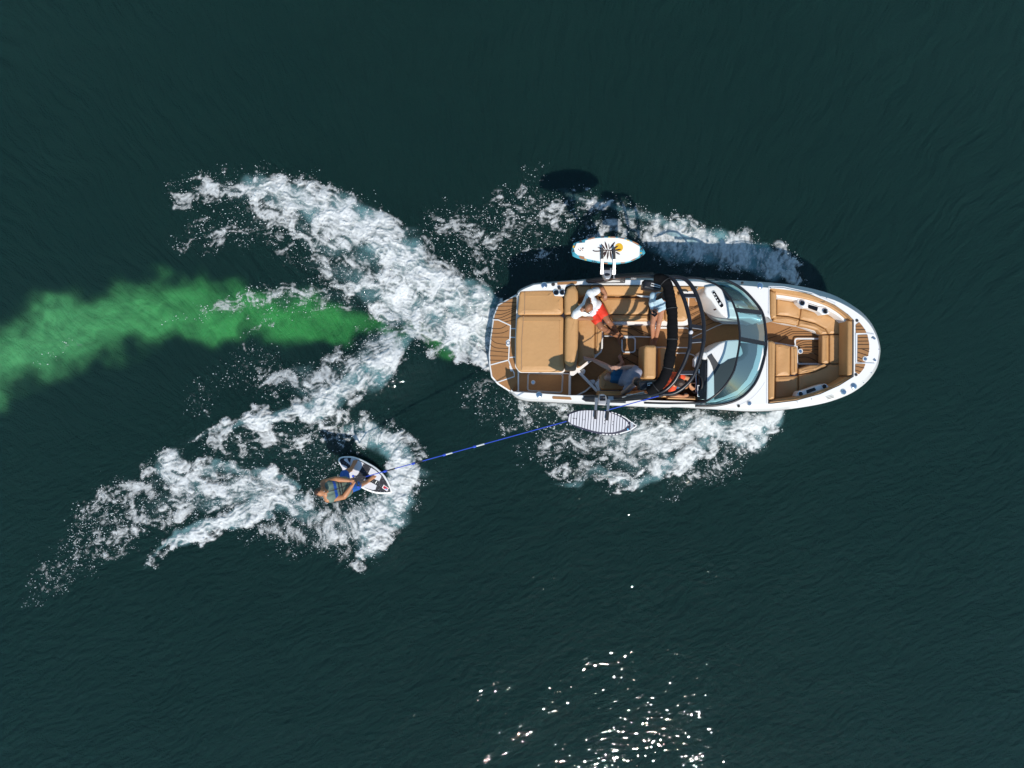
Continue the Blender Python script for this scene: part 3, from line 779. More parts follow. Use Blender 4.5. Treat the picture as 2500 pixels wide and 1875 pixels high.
# ---- aft seat on its white base
slab('aft_seat_base', P('1', [(940, 250), (1230, 420), (1246, 722), (1240, 890), (1226, 935), (1140, 1015), (1000, 1128), (935, 1180), (900, 1178), (900, 1130), (960, 1100)], .60), ZF - .01, M['gel'], B, corner=.05)
slab('aft_seat', P('1', [(1000, 250), (1185, 330), (1225, 420), (1160, 560), (1158, 1000), (1120, 1000), (1000, 1095), (975, 1100), (985, 900), (985, 300)], ZS), .56, M['vinyl'], B, bevel=.04, corner=.05, dome=.012)
slab('aft_seat', P('1', [(1163, 560), (1235, 430), (1234, 722), (1228, 890), (1215, 925), (1165, 968)], ZS), .56, M['vinyl'], B, bevel=.04, corner=.04, dome=.008)
slab('corner_backrest', P('1', [(962, 240), (1112, 240), (1150, 300), (1080, 335), (1010, 360), (975, 330)], 1.02), ZS, M['vinyl'], B, bevel=.05, corner=.05)
# ---- port bench
bb = slab('bench_base', P('1', [(1240, 360), (2140, 360), (2125, 655), (1900, 655), (1260, 645), (1250, 560)], .60), ZF - .01, M['gel'], B, corner=.03)
slab('bench_cushion', P('1', [(1200, 364), (1722, 370), (1724, 543), (1310, 540), (1250, 420)], ZS), .58, M['vinyl'], B, bevel=.035, corner=.04, dome=.012)
slab('bench_cushion', P('1', [(1312, 548), (1724, 549), (1722, 612), (1335, 610)], ZS - .005), .56, M['vinyl'], B, bevel=.035, corner=.03, dome=.008)
slab('bench_cushion', P('1', [(1732, 370), (1880, 368), (1885, 612), (1732, 612)], ZS), .58, M['vinyl'], B, bevel=.035, corner=.04, dome=.01)
slab('bench_cushion', P('1', [(1890, 340), (2010, 320), (2136, 366), (2122, 610), (1890, 612)], ZS + .02), .58, M['vinyl'], B, bevel=.045, corner=.08, dome=.012)
slab('side_backrest', P('1', [(1120, 240, 1.03), (1662, 240, 1.03), (1664, 343, .86), (1180, 343, .86)], 1.0), .66, M['vinyl'], B, bevel=.03)
slab('side_backrest', P('1', [(1668, 240, 1.03), (2010, 252, 1.03), (2020, 335, .88), (1668, 343, .86)], 1.0), .66, M['vinyl'], B, bevel=.03)
slab('bench_gap_shade', P('1', [(1185, 342), (1730, 344), (1730, 366), (1195, 364)], .66), .55, M['screen'], B)  # black slab painting the shade between bench and backrest
slab('bench_latch', P('1', [(1362, 340), (1416, 340), (1412, 366), (1366, 366)], .69), .6, M['vinyl2'], B, corner=.01)
slab('glass_shelf', P('1', [(1590, 343), (1760, 352), (1760, 372), (1640, 362)], ZD - .12), ZD - .16, M['gel'], B)
# port coaming forward of the bench: tan pad, grab handle, white inlay
slab('coaming_pad', P('5', [(600, 468), (1255, 468), (1275, 488), (1110, 545), (650, 545)], ZD + .012), .9, M['vinyl'], B, bevel=.012, corner=.03)
slab('coaming_inlay', P('5', [(840, 566), (1080, 556), (1080, 600), (840, 604)], ZD - .02), .8, M['gel'], B)
tube('grab_handle', catmull(P('5', [(1015, 545, ZD + .02), (1030, 520, ZD + .06), (1060, 545, ZD + .06), (1110, 520, ZD + .06), (1130, 490, ZD + .02)], ZD), 5), .012, M['steel'], B, 8)
tube('grab_handle', catmull(P('5', [(810, 565, ZD), (830, 555, ZD + .04), (925, 556, ZD + .04), (940, 570, ZD)], ZD), 5), .012, M['rubber'], B, 8)

# ---- cockpit floor markings
zf = ZF + .012
strips('floor_trim', [P('1', q, zf) for q in (
    [(1250, 768), (1460, 770), (1745, 778)], [(1780, 720), (1790, 682), (2115, 684), (2140, 700)],
    [(1790, 884), (2125, 888)], [(2005, 945), (2120, 945), (2180, 965), (2230, 1000)])], .022, M['trim'], floor)
strips('floor_trim', [P('5', q, zf) for q in ([(1010, 1462), (1100, 1420), (1500, 1230), (1620, 1190)],)], .014, M['trim'], floor)
strips('floor_hatch_trim', [rounded(P('1', [(1440, 784), (1578, 780), (1576, 936), (1442, 936)], zf + .002), .07)], .030, M['trim'], floor, closed=True)
gr = [P('5', q, zf - .004) for q in (
    [(960, 880), (1080, 880), (1300, 780)], [(980, 940), (1330, 790)], [(1000, 1040), (1390, 866)], [(1015, 1145), (1440, 955)], [(1090, 1210), (1490, 1040)],
    [(1240, 1245), (1540, 1120)], [(1010, 1370), (1240, 1270)], [(760, 1370), (960, 1370)], [(740, 1460), (960, 1460)])]
gr += [catmull(P('1', q, zf - .004), 5) for q in (
    [(1250, 690), (1530, 690), (1630, 735), (1730, 770)], [(1250, 725), (1470, 722), (1560, 768)], [(1500, 655), (1740, 760)],
    [(1280, 700), (1420, 660), (1520, 652)], [(1440, 980), (1640, 1095)], [(1500, 930), (1640, 1000)], [(1580, 905), (1640, 925)], [(1380, 1050), (1500, 985)])]
tag(strips('floor_groove', gr, .012, M['groove'], floor), kind='stuff')
# transom gate folded by the aft seat
def bar(name, pts, wd, z0, mat_, parent, bevel=.0): return slab(name, [v for v in pts], z0, mat_, parent, bevel=bevel)
strips('gate_rail', [P('1', [(985, 1130), (1190, 1345)], .60)], .05, M['gel'], B, th=.16)
strips('gate_rail', [P('1', [(968, 1386), (1060, 1340), (1125, 1285), (1212, 1205)], ZF + .05)], .030, M['gel'], B, th=.05)
slab('gate_hinge', P('1', [(1010, 1125), (1050, 1105), (1062, 1130), (1050, 1165), (1030, 1165)], .56), ZF, M['trim'], B, bevel=.012, corner=.03)
slab('gate_hinge', P('1', [(1105, 1225), (1150, 1218), (1165, 1240), (1150, 1265), (1125, 1262)], .56), ZF, M['trim'], B, bevel=.012, corner=.03)
slab('gate_post', P('1', [(1158, 1265), (1208, 1208), (1212, 1345), (1195, 1330)], .66), ZF, M['gel'], B)
tag(strips('gate_decking_groove', [P('1', [(1075, 1350), (1150, 1330), (1175, 1310)], zf)], .010, M['groove'], floor), kind='stuff')
# ---- starboard lounge
slab('lounge_base', P('1', [(1205, 1190), (1290, 1118), (1640, 1118), (1640, 1385), (1200, 1385)], .56), ZF - .01, M['gel'], B, corner=.04)
slab('lounge_cushion', P('1', [(1210, 1182), (1292, 1112), (1642, 1112), (1642, 1328), (1232, 1330), (1208, 1300)], ZS), .54, M['vinyl'], B, bevel=.045, corner=.07, dome=.012)
slab('side_backrest', P('1', [(1195, 1340, .90), (1650, 1336, .90), (1900, 1345, .90), (1905, 1404, 1.03), (1195, 1400, 1.03)], 1.0), .62, M['vinyl'], B, bevel=.03)
slab('side_backrest', P('1', [(1910, 1380, .98), (2205, 1395, .98), (2205, 1430, 1.03), (1910, 1420, 1.03)], 1.0), .62, M['vinyl'], B, bevel=.02)
# ---- helm seat
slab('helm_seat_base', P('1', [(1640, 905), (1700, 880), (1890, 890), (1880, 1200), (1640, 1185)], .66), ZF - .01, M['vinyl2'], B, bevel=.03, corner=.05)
slab('helm_backrest', P('1', [(1684, 862), (1790, 862), (1800, 890), (1795, 1215), (1668, 1212), (1672, 900)], 1.20), .6, M['vinyl'], B, bevel=.06, corner=.06)
slab('helm_cushion', P('1', [(1830, 880), (1990, 890), (2000, 1270), (1830, 1270)], .80), .55, M['vinyl'], B, bevel=.05, corner=.06, dome=.012)
lathe('helm_pedestal', W(*src('1', 1790, 1050), ZF), [(.16, 0), (.16, .03), (.06, .05), (.06, .3)], M['steel'], B)

# ---- helm console, starboard: white moulding, charcoal pad, black dash
hc = P('6', [(1300, 240), (1345, 215), (1560, 65), (1700, 5), (1900, -5)], 1.12) + P('2', [(700, 820), (915, 835), (915, 960), (872, 1108), (785, 1255), (640, 1385), (420, 1456), (320, 1462)], 1.12) + P('6', [(1308, 1180), (1318, 760), (1325, 400)], 1.12)
console = slab('helm_console', hc, ZF - .01, M['gel'], B, bevel=.03)
pad_ = P('6', [(1325, 330), (1350, 300), (1405, 262), (1440, 320), (1540, 462), (1580, 470), (1640, 440), (1720, 380), (1840, 345), (1960, 320), (2008, 270), (1990, 180), (1960, 110), (1965, 60)], 1.135) \
     + P('2', [(850, 850), (840, 960), (800, 1100), (740, 1220), (640, 1330), (500, 1400), (402, 1430), (400, 1200), (390, 1120)], 1.135) + P('6', [(1450, 640), (1420, 520), (1370, 400)], 1.135)
slab('dash_pad', pad_, 1.11, M['dash'], console, bevel=.006)
slab('dash_panel', P('6', [(1215, 380), (1322, 385), (1308, 1165), (1200, 1160), (1130, 1155), (1135, 1090), (1130, 870), (1170, 600)], 1.10), .75, M['screen'], console, bevel=.02)
slab('display_screen', P('6', [(1270, 450), (1290, 450), (1282, 1000), (1258, 1000)], 1.115), 1.09, M['black'], console)
for yy in (578, 606, 634): lathe('dash_switch', W(*src('6', 1155, yy), 1.10), [(.012, 0), (.012, .02), (.008, .024), (0, .024)], M['steel'], console, 8)
slab('dash_trim', P('6', [(1130, 870), (1165, 872), (1165, 885), (1140, 890), (1140, 1080), (1165, 1085), (1165, 1095), (1128, 1095)], 1.115), 1.09, M['trim'], console)
slab('helm_side_pod', P('6', [(1065, 370), (1110, 320), (1150, 305), (1160, 360), (1100, 500), (1090, 540), (1060, 500)], .92), .8, M['trim'], console, bevel=.02, corner=.03)
slab('helm_shelf', P('6', [(820, 600), (1070, 590), (1060, 650), (800, 655)], .70), ZF, M['trim'], B, bevel=.015)
slab('console_cap', P('6', [(1240, 240), (1300, 230), (1322, 300), (1310, 382), (1240, 370), (1225, 320)], 1.15), .7, M['gel'], console, bevel=.03, corner=.03)
# steering wheel
wc = W(*src('6', 1100, 835), 1.02); ax1 = Vector((0, 1, 0)); ax2 = Vector((.42, 0, .9)).normalized()
wr = [wc + ax1 * .185 * math.cos(a) + ax2 * .185 * math.sin(a) for a in np.linspace(0, 2 * math.pi, 33)]
sw = tube('steering_wheel', wr, .017, M['rubber'], B, 8)
tube('wheel_spoke', [wc - ax1 * .17, wc + ax1 * .17], .014, M['steel'], sw, 8); tube('wheel_spoke', [wc, wc - ax2 * .17], .014, M['steel'], sw, 8)
tube('wheel_column', [wc, wc + Vector((.16, 0, -.05))], .03, M['rubber'], sw, 10)
thr = tube('throttle_lever', P('6', [(930, 1095, .78), (925, 1060, .95), (905, 1040, .98)], 0), .014, M['steel'], B, 8)
slab('throttle_box', P('6', [(880, 1085), (1050, 1080), (1060, 1130), (880, 1135)], .80), ZF, M['screen'], B, bevel=.02)
tube('throttle_grip', P('6', [(870, 1042, .98), (935, 1038, .98)], 0), .02, M['rubber'], thr, 8)

# ---- port console: white moulding with glove box
pc = P('5', [(1310, 655), (1270, 560), (1285, 470), (1400, 445), (1480, 440)], 1.12) + P('2', [(500, 262), (640, 335), (750, 425), (838, 530), (858, 562), (900, 578), (905, 600), (880, 622)], 1.12) \
   + P('5', [(2150, 1085), (1900, 1090), (1700, 1075), (1600, 1010), (1530, 930), (1400, 740)], 1.12)
pcon = slab('port_console', pc, ZF - .01, M['gel'], B, bevel=.04)
slab('console_plinth', P('5', [(1290, 712), (1345, 800), (1500, 1070), (1560, 1150), (1640, 1192), (2212, 1200), (2212, 1150), (1700, 1140), (1560, 1060), (1320, 660)], ZF + .06), ZF - .01, M['liner'], B)
slab('glove_box_rim', P('5', [(1395, 580), (1440, 540), (1480, 560), (1650, 820), (1640, 870), (1590, 890), (1550, 850)], 1.135), 1.1, M['gel'], pcon, bevel=.012, corner=.03)
slab('glove_box', P('5', [(1412, 588), (1445, 558), (1470, 575), (1632, 830), (1620, 862), (1590, 880), (1562, 852)], 1.142), 1.1, M['screen'], pcon, corner=.02)
for q in ([(1428, 615), (1455, 600), (1475, 640), (1448, 632)], [(1465, 690), (1485, 660), (1505, 690), (1490, 700)], [(1500, 735), (1520, 715), (1530, 745), (1512, 750)], [(1540, 800), (1570, 770), (1590, 800), (1560, 830)]):
    slab('stowed_item', P('5', q, 1.150), 1.14, M['trim'], pcon)
slab('console_speaker', P('5', [(1430, 790), (1450, 775), (1525, 880), (1520, 915), (1495, 920)], 1.06), .9, M['steel'], pcon, bevel=.01, corner=.02)
slab('glove_lid', P('2', [(532, 412), (700, 408), (752, 450), (750, 480), (735, 492), (620, 490), (560, 470)], 1.145), 1.1, M['gel'], pcon, bevel=.012, corner=.03)
lathe('lid_latch', W(*src('2', 643, 465), 1.148), [(.024, 0), (.024, .012), (.012, .018), (0, .018)], M['steel'], pcon, 12)
slab('dash_pad', P('2', [(470, 255), (560, 262), (680, 330), (780, 420), (835, 500), (800, 505), (755, 470), (700, 400), (540, 402), (515, 370)], 1.132), 1.1, M['dash'], pcon, bevel=.006)
strips('console_seam', [P('2', q, 1.124) for q in ([(660, 490), (680, 530)], [(640, 515), (760, 540), (880, 548)])], .012, M['dash'], pcon)
slab('console_catch', P('2', [(668, 515), (696, 515), (696, 528), (668, 528)], 1.13), 1.1, M['screen'], pcon)

# ---- windshield
def path2(pts): return catmull(pts, 6)
wb = path2(P('5', [(1280, 318, ZD + .02), (1560, 348, ZD + .02)], 0) + P('2', [(560, 205, ZD + .02), (700, 288, ZD + .02), (820, 410, ZD + .02), (898, 525, ZD + .02), (930, 680, ZD + .02), (940, 850, ZD + .02), (925, 960, ZD + .02),
     (890, 1100, ZD + .02), (820, 1260, ZD + .02), (700, 1390, ZD + .02), (560, 1458, ZD + .02), (380, 1490, ZD + .02), (200, 1492, ZD + .02)], 0))
ZW = 1.50
wt_ = path2(P('5', [(860, 302, ZD + .06), (1160, 312, ZD + .22), (1340, 370, ZW - .12), (1550, 470, ZW - .03), (1750, 680, ZW), (1850, 880, ZW), (1920, 1150, ZW), (1945, 1480, ZW)], 0)
     + P('6', [(1890, 350, ZW), (1810, 640, ZW), (1600, 950, ZW - .03), (1350, 1150, ZW - .10), (1150, 1210, ZW - .2), (600, 1222, ZD + .2), (100, 1210, ZD + .06)], 0))
ws = tube('windshield', wb, .026, M['black'], B, 8)
tube('windshield_frame', wt_, .020, M['black'], ws, 8)
def nearest(path, f, x, y):
    sx, sy = src(f, x, y)
    def d(i):
        p = path[i]; k = F / (H - p.z); return (1250 + p.x * k - sx) ** 2 + (937.5 - p.y * k - sy) ** 2
    return min(range(len(path)), key=d)
b1, b2 = nearest(wb, '2', 896, 525), nearest(wb, '2', 937, 850)
t1, t2 = nearest(wt_, '2', 638, 490), nearest(wt_, '2', 658, 800)
for bi, ti in ((b1, t1), (b2, t2)):
    d = (wt_[ti] - wb[bi]); s = Vector((0, 1, 0)) * .04; nn = d.cross(s).normalized() * .012
    V, Fc = box_geo(wb[bi] + d * .5, d * .5, s, nn); mesh_obj('windshield_post', V, Fc, M['black'], ws)
def resample(p, n):
    L = [0]
    for a, b in zip(p[:-1], p[1:]): L.append(L[-1] + (b - a).length)
    out = []
    for k in range(n):
        t = L[-1] * k / (n - 1); i = max(0, min(len(p) - 2, int(np.searchsorted(L, t)) - 1)); u = (t - L[i]) / max(L[i + 1] - L[i], 1e-9)
        out.append(p[i].lerp(p[i + 1], max(0, min(1, u))))
    return out
def pane(pa, pb):
    n = 14; a, b = resample(pa, n), resample(pb, n); V = []; th = Vector((.006, 0, .003))
    V = a + b; Fc = [(i, i + 1, n + i + 1, n + i) for i in range(n - 1)]
    o = mesh_obj('glass_pane', V, Fc, M['glass'], ws, smooth=True); return o
pane(wb[1:b1 + 1], wt_[5:t1 + 1]); pane(wb[b1:b2 + 1], wt_[t1:t2 + 1]); pane(wb[b2:-1], wt_[t2:-14])

# ---- bow: floor hatch, seats, backrests
zs = .60
slab('bow_seat_base', P('2', [(960, 270), (1300, 300), (1700, 460), (1846, 600), (1846, 1190), (1700, 1275), (1300, 1425), (965, 1465), (965, 820), (1265, 870), (1268, 1160), (1450, 1110), (1515, 1050), (1515, 760), (1420, 715), (1280, 668), (1130, 645), (1008, 615)], .46), ZF - .01, M['liner'], B)
bow = [('bow_cushion', [(1052, 365), (1250, 400), (1308, 420), (1288, 585), (1180, 560), (1050, 548)]),
       ('bow_cushion', [(1050, 556), (1180, 568), (1284, 592), (1272, 656), (1140, 630), (1008, 612), (1020, 570)]),
       ('bow_cushion', [(1308, 470), (1460, 505), (1600, 540), (1700, 600), (1770, 640), (1770, 745), (1592, 745), (1560, 690), (1450, 632), (1290, 590)]),
       ('bow_cushion', [(1286, 600), (1450, 640), (1552, 695), (1586, 745), (1512, 750), (1470, 705), (1380, 680), (1276, 658)]),
       ('bow_cushion', [(1520, 756), (1592, 754), (1592, 1054), (1518, 1052)]),
       ('bow_cushion', [(1600, 754), (1772, 752), (1770, 1054), (1600, 1054)]),
       ('bow_cushion', [(1600, 1062), (1772, 1062), (1770, 1195), (1600, 1300), (1280, 1340), (1280, 1172), (1450, 1142), (1565, 1092)]),
       ('bow_cushion', [(1278, 1108), (1400, 1070), (1590, 1064), (1560, 1088), (1450, 1136), (1280, 1164)]),
       ('bow_cushion', [(1038, 850), (1100, 850), (1190, 872), (1188, 1178), (1040, 1185)]),
       ('bow_cushion', [(1196, 872), (1250, 874), (1266, 890), (1266, 1150), (1240, 1170), (1200, 1166), (1194, 1120)]),
       ('bow_cushion', [(1038, 1190), (1270, 1180), (1272, 1390), (1200, 1420), (1030, 1430)])]
for nm, q in bow: slab(nm, P('2', q, zs), .44, M['vinyl'], B, bevel=.03, corner=.025, dome=.010)
slab('bow_backrest', P('2', [(984, 296), (1050, 300), (1052, 575), (1000, 582), (984, 540)], .98), .64, M['vinyl'], B, bevel=.05, corner=.03)
slab('bow_backrest', P('2', [(962, 816), (1010, 815), (1040, 840), (1034, 1180), (1030, 1420), (962, 1434)], 1.0), .64, M['vinyl'], B, bevel=.05, corner=.04)
slab('bow_backrest', P('2', [(1790, 604), (1848, 596), (1848, 1182), (1786, 1178)], 1.0), .64, M['vinyl'], B, bevel=.045, corner=.03)
def band(name, outer_, inner_, zo, zi, z0, mat_, bevel=.02):
    o = catmull(P('2', outer_, zo), 5); i_ = catmull(P('2', inner_, zi), 5)
    return slab(name, o + list(reversed(i_)), z0, mat_, B, bevel=bevel)
band('side_backrest', [(990, 266), (1120, 274), (1400, 336), (1650, 446), (1790, 546), (1848, 598)], [(1040, 332), (1150, 346), (1360, 384), (1560, 448), (1700, 532), (1790, 612)], 1.03, .92, .62, M['vinyl'], .025)
band('side_backrest', [(962, 1466), (1250, 1436), (1500, 1368), (1700, 1278), (1844, 1192)], [(962, 1436), (1250, 1400), (1480, 1340), (1660, 1268), (1790, 1186)], 1.03, .95, .62, M['vinyl'], .02)
band('bow_ledge', [(1040, 334), (1150, 348), (1360, 386), (1560, 450), (1700, 534), (1788, 614)], [(1050, 364), (1150, 376), (1350, 412), (1540, 480), (1680, 556), (1776, 640)], .88, .87, .62, M['gel'], .01)
slab('wall_gap_shade', P('2', [(1772, 640), (1790, 615), (1790, 1180), (1772, 1195)], .74), .64, M['screen'], B)  # black slab painting the shade behind the front cushions
for pts, cs, slot in (([(1258, 388), (1340, 388), (1372, 420), (1480, 460), (1540, 462), (1600, 520), (1590, 540), (1520, 545), (1480, 510), (1390, 478), (1320, 470), (1268, 420)], ((1310, 424), (1550, 508)), [(1378, 440), (1478, 468), (1468, 508), (1372, 472)]),
                     ([(1244, 1400), (1268, 1345), (1330, 1330), (1480, 1280), (1545, 1264), (1596, 1290), (1560, 1318), (1320, 1390)], ((1294, 1368), (1542, 1292)), [(1354, 1330), (1440, 1300), (1458, 1330), (1362, 1366)])):
    cc = slab('cup_console', P('2', pts, .885), .70, M['gel'], B, bevel=.012, corner=.02)
    for c_ in cs: cup('2', c_[0], c_[1], .888, cc, .056)
    slab('console_slot', P('2', slot, .892), .86, M['screen'], cc, corner=.01)
strips('bow_hatch_trim', [rounded(P('2', [(1238, 795), (1500, 795), (1500, 1056), (1268, 1056), (1240, 900)], zf + .002), .05)], .032, M['trim'], floor, closed=True)
drain('2', 1293, 925, zf, floor, .05)
tag(strips('floor_groove', [catmull(P('2', q, zf - .004), 5) for q in (
    [(940, 800), (1060, 760), (1210, 695)], [(1040, 845), (1180, 760), (1250, 740), (1450, 745)], [(1250, 870), (1340, 830), (1490, 828)], [(1250, 905), (1350, 878), (1490, 878)],
    [(1320, 905), (1490, 908)], [(1270, 945), (1400, 940), (1490, 975)], [(1270, 990), (1350, 985), (1420, 1005), (1480, 1045)], [(1270, 1030), (1310, 1045)])], .012, M['groove'], floor), kind='stuff')

# ---- bow deck: teak pads, anchor hatch, cleats, lights
zd = ZD + .010
tp = [slab('deck_pad', P('2', q, zd), ZD - .01, M['eva'], B, corner=.015) for q in (
    [(1870, 650), (1905, 622), (1945, 670), (1984, 735), (1870, 735)],
    [(1888, 756), (1990, 752), (2008, 840), (2010, 900), (1998, 975), (1975, 980), (1960, 1010), (1975, 1040), (1886, 1036)],
    [(1866, 1056), (1972, 1056), (1945, 1115), (1902, 1166), (1864, 1140)])]
tag(strips('pad_groove', [P('2', q, zd + .006) for q in ([(1870, 668), (1938, 664)], [(1870, 702), (1968, 700)], [(1890, 785), (1996, 783)], [(1888, 822), (2004, 820)], [(1888, 856), (2008, 856)],
    [(1888, 900), (2010, 900), ], [(1930, 900), (2008, 930)], [(1886, 935), (2000, 972)], [(1886, 985), (1960, 1015)], [(1886, 1020), (1930, 1036)], [(1866, 1080), (1958, 1100)], [(1866, 1122), (1925, 1140)])], .011, M['groove'], B), kind='stuff')
strips('anchor_hatch_trim', [P('2', [(2060, 752), (1990, 742), (1876, 742), (1876, 1046), (1985, 1050), (2065, 1056)], zd + .004)], .022, M['trim'], B)
drain('2', 1966, 1004, zd, B, .048)
def cleat(f, x, y, r=.06, z=zd):
    o = lathe('deck_cleat', W(*src(f, x, y), z), [(r, -.012), (r, .004), (r * .86, .012), (r * .3, .016), (0, .016)], M['steel'], B, 20)
    c_ = W(*src(f, x, y), z + .02)
    V, Fc = box_geo(c_, (r * .6, r * .15, 0), (-r * .05, r * .16, 0), (0, 0, .008)); mesh_obj('cleat_bar', V, Fc, M['steel'], o); return o
cleat('2', 875, 245); cleat('2', 1850, 1290, .055); cleat('1', 632, 240, .06); cleat('1', 580, 1378, .06); cleat('2', 763, 1466, .04); cleat('2', 1742, 1348, .05)
for f, x, y in (('2', 690, 215), ('2', 653, 1495), ('2', 1883, 607), ('2', 1873, 1170)): lathe('deck_light', W(*src(f, x, y), zd), [(.026, -.012), (.026, .004), (.018, .008), (0, .008)], M['rubber'], B, 14)
lathe('filler_cap', W(*src('1', 726, 230), zd), [(.036, -.012), (.036, .006), (.02, .008), (0, .008)], M['rubber'], B, 16)
for q in ([(2040, 790), (2060, 775), (2078, 790), (2070, 808)], [(2058, 1018), (2076, 1005), (2084, 1022), (2066, 1034)]): slab('bow_light', P('2', q, zd + .02), ZD - .01, M['steel'], B, bevel=.006)
strips('deck_vent', [P('2', q, zd + .002) for q in ([(1565, 1410), (1640, 1388)], [(1575, 1422), (1645, 1400)])], .010, M['rubber'], B)
strips('windshield_gasket', [P('2', q, zd) for q in ([(968, 250), (966, 545)], [(950, 822), (946, 1468)], [(975, 252), (1120, 256), (1410, 318), (1660, 430)])], .016, M['trim'], B)
strips('deck_crease', [catmull(P('2', [(660, 1485), (780, 1420), (870, 1330), (925, 1250)], zd - .006), 5)], .010, M['trim'], B)
for q in ([(768, 207), (968, 197), (975, 212), (962, 226), (768, 236)],): slab('gunwale_pad', P('1', q, zd), ZD - .01, M['eva'], B, corner=.02)
slab('gunwale_pad', P('1', [(716, 1392), (905, 1402), (922, 1430), (716, 1420)], zd), ZD - .01, M['eva'], B, corner=.03)
# ---- deck screws: dots along the rims
V, Fc = join_geo([lathe_geo(W(*src('2', x, y), zd - .008), [(.010, 0), (.009, .006), (0, .007)], 6) for x, y in
    ((964, 385), (960, 520), (948, 860), (948, 1015), (946, 1165), (944, 1315), (1135, 262), (1425, 322), (1565, 372), (2033, 660), (1955, 550), (2108, 905), (2028, 1148), (1948, 1250), (1410, 1422), (1262, 1452))])
tag(mesh_obj('deck_screws', V, Fc, M['steel'], B), kind='stuff')

# ---- tow tower
ZT = 2.52
tower = tube('tow_tower', catmull(P('3', [(580, 1150, 1.10)], 0) + P('3', [(900, 1098, 1.50), (1300, 1062, 1.95), (1700, 1050, 2.28)], 0) + P('5', [(420, 272, 2.42), (620, 300, 2.48), (760, 480, ZT), (870, 715, ZT + .05), (940, 950, ZT + .08), (980, 1150, ZT + .10), (990, 1350, ZT + .10), (980, 1600, ZT + .10)], 0)
     + P('6', [(960, 200, ZT + .10), (880, 420, ZT + .07), (780, 620, ZT + .05), (660, 820, ZT), (440, 1000, ZT - .06), (100, 1080, 2.28), (-300, 1110, 1.95)], 0) + P('1', [(1300, 1410, 1.4), (1050, 1405, 1.10)], 0), 6), .034, M['black'], B, 12)
tube('tower_arch', catmull(P('5', [(560, 290, 2.46), (700, 285, 2.48), (880, 325, ZT), (1030, 480, ZT + .03), (1130, 680, ZT + .06), (1210, 950, ZT + .09), (1250, 1200, ZT + .10), (1250, 1500, ZT + .10)], 0)
     + P('6', [(1245, 40, ZT + .10), (1205, 250, ZT + .09), (1130, 500, ZT + .06), (1020, 740, ZT + .03), (850, 920, ZT), (660, 1025, ZT - .03), (460, 1045, ZT - .05)], 0), 6), .034, M['black'], tower, 12)
for a, b, mm in ((('5', 850, 640, ZT + .03), ('5', 1140, 645, ZT + .05), 'black'), (('5', 985, 1225, ZT + .09), ('5', 1245, 1262, ZT + .09), 'black'), (('5', 975, 1520, ZT + .09), ('5', 1250, 1500, ZT + .09), 'black'), (('6', 790, 625, ZT + .04), ('6', 1075, 625, ZT + .05), 'black')):
    A_, B_ = W(*src(a[0], a[1], a[2]), a[3]), W(*src(b[0], b[1], b[2]), b[3]); d = (B_ - A_) * .5; s = Vector((-d.y, d.x, 0)).normalized()
    V, Fc = box_geo((A_ + B_) * .5, d, s * .030, (0, 0, .012)); r_ = mesh_obj('tower_rung', V, Fc, M['black'], tower)
    V, Fc = box_geo((A_ + B_) * .5 - s * .036, d, s * .005, (0, 0, .014)); mesh_obj('rung_edge', V, Fc, M['silver'], r_ if False else tower)
lathe('anchor_light', W(*src('5', 1000, 1355), ZT + .15), [(.032, -.02), (.032, .03), (.026, .045), (0, .05)], M['padwhite'], tower, 16)
# broad feet of the tower
for q in (('3', [(555, 1120, 1.10), (960, 1058, 1.45), (1330, 1040, 1.75), (1330, 1085, 1.70), (1320, 1150, 1.06), (1310, 1192, 1.06), (900, 1200, 1.06), (600, 1200, 1.06)]),
          ('m', [(0, 690, 1.10), (330, 690, 1.30), (950, 700, 1.65), (1520, 690, 1.90), (1040, 815, 1.10), (1030, 890, 1.07), (300, 870, 1.07), (0, 850, 1.07), (-100, 790, 1.07)])):
    slab('tower_foot', P(q[0], q[1], 1.1), 1.03, M['black'], tower, bevel=.015)
tube('tower_brace', catmull(P('m', [(640, 800, 1.15), (1000, 795, 1.4), (1500, 740, 1.8), (1960, 670, 2.15)], 0), 5), .036, M['black'], tower, 10)
tube('tower_brace', catmull(P('3', [(1060, 1070, 1.6), (1350, 1040, 1.85), (1850, 1020, 2.18)], 0), 5), .036, M['black'], tower, 10)
for f, q in (('3', ([(1345, 1050, 2.02), (1820, 1045, 2.22)], [(1400, 1080, 2.02), (1820, 1078, 2.22)])), ('m', ([(940, 735, 2.0), (1500, 600, 2.22)], [(1060, 672, 2.0), (1520, 640, 2.2)], [(1150, 715, 2.0), (1540, 655, 2.2)]))):
    for p in q: tube('gas_strut', P(f, p, 0), .012, M['silver'], tower, 8)
for f, x, y, z in (('3', 1470, 1090, 2.0), ('3', 1130, 1075, 1.75), ('m', 640, 760, 1.6), ('m', 1590, 690, 2.1), ('m', 1150, 720, 1.9)):
    p = W(*src(f, x, y), z); V, Fc = box_geo(p, (.05, 0, 0), (0, .035, 0), (0, 0, .04)); ob = mesh_obj('strut_clamp', V, Fc, M['silver'], tower)
# tower speakers
def speaker(f, q, z, slot):
    s = slab('tower_speaker', P(f, q, z), z - .24, M['black'], tower, bevel=.05, corner=.03)
    strips('speaker_light', [P(f, slot, z + .006)], .011, M['trim'], s, closed=True)
    return s
speaker('3', [(1688, 1115), (1850, 1130), (2020, 1150), (2030, 1330), (1950, 1345), (1655, 1290)], 2.16, [(1990, 1245), (1820, 1195), (1810, 1240), (1985, 1278)])
speaker('6', [(-10, 790), (180, 775), (400, 765), (330, 900), (60, 985), (20, 960)], 2.16, [(330, 825), (165, 835), (168, 875), (300, 862)])
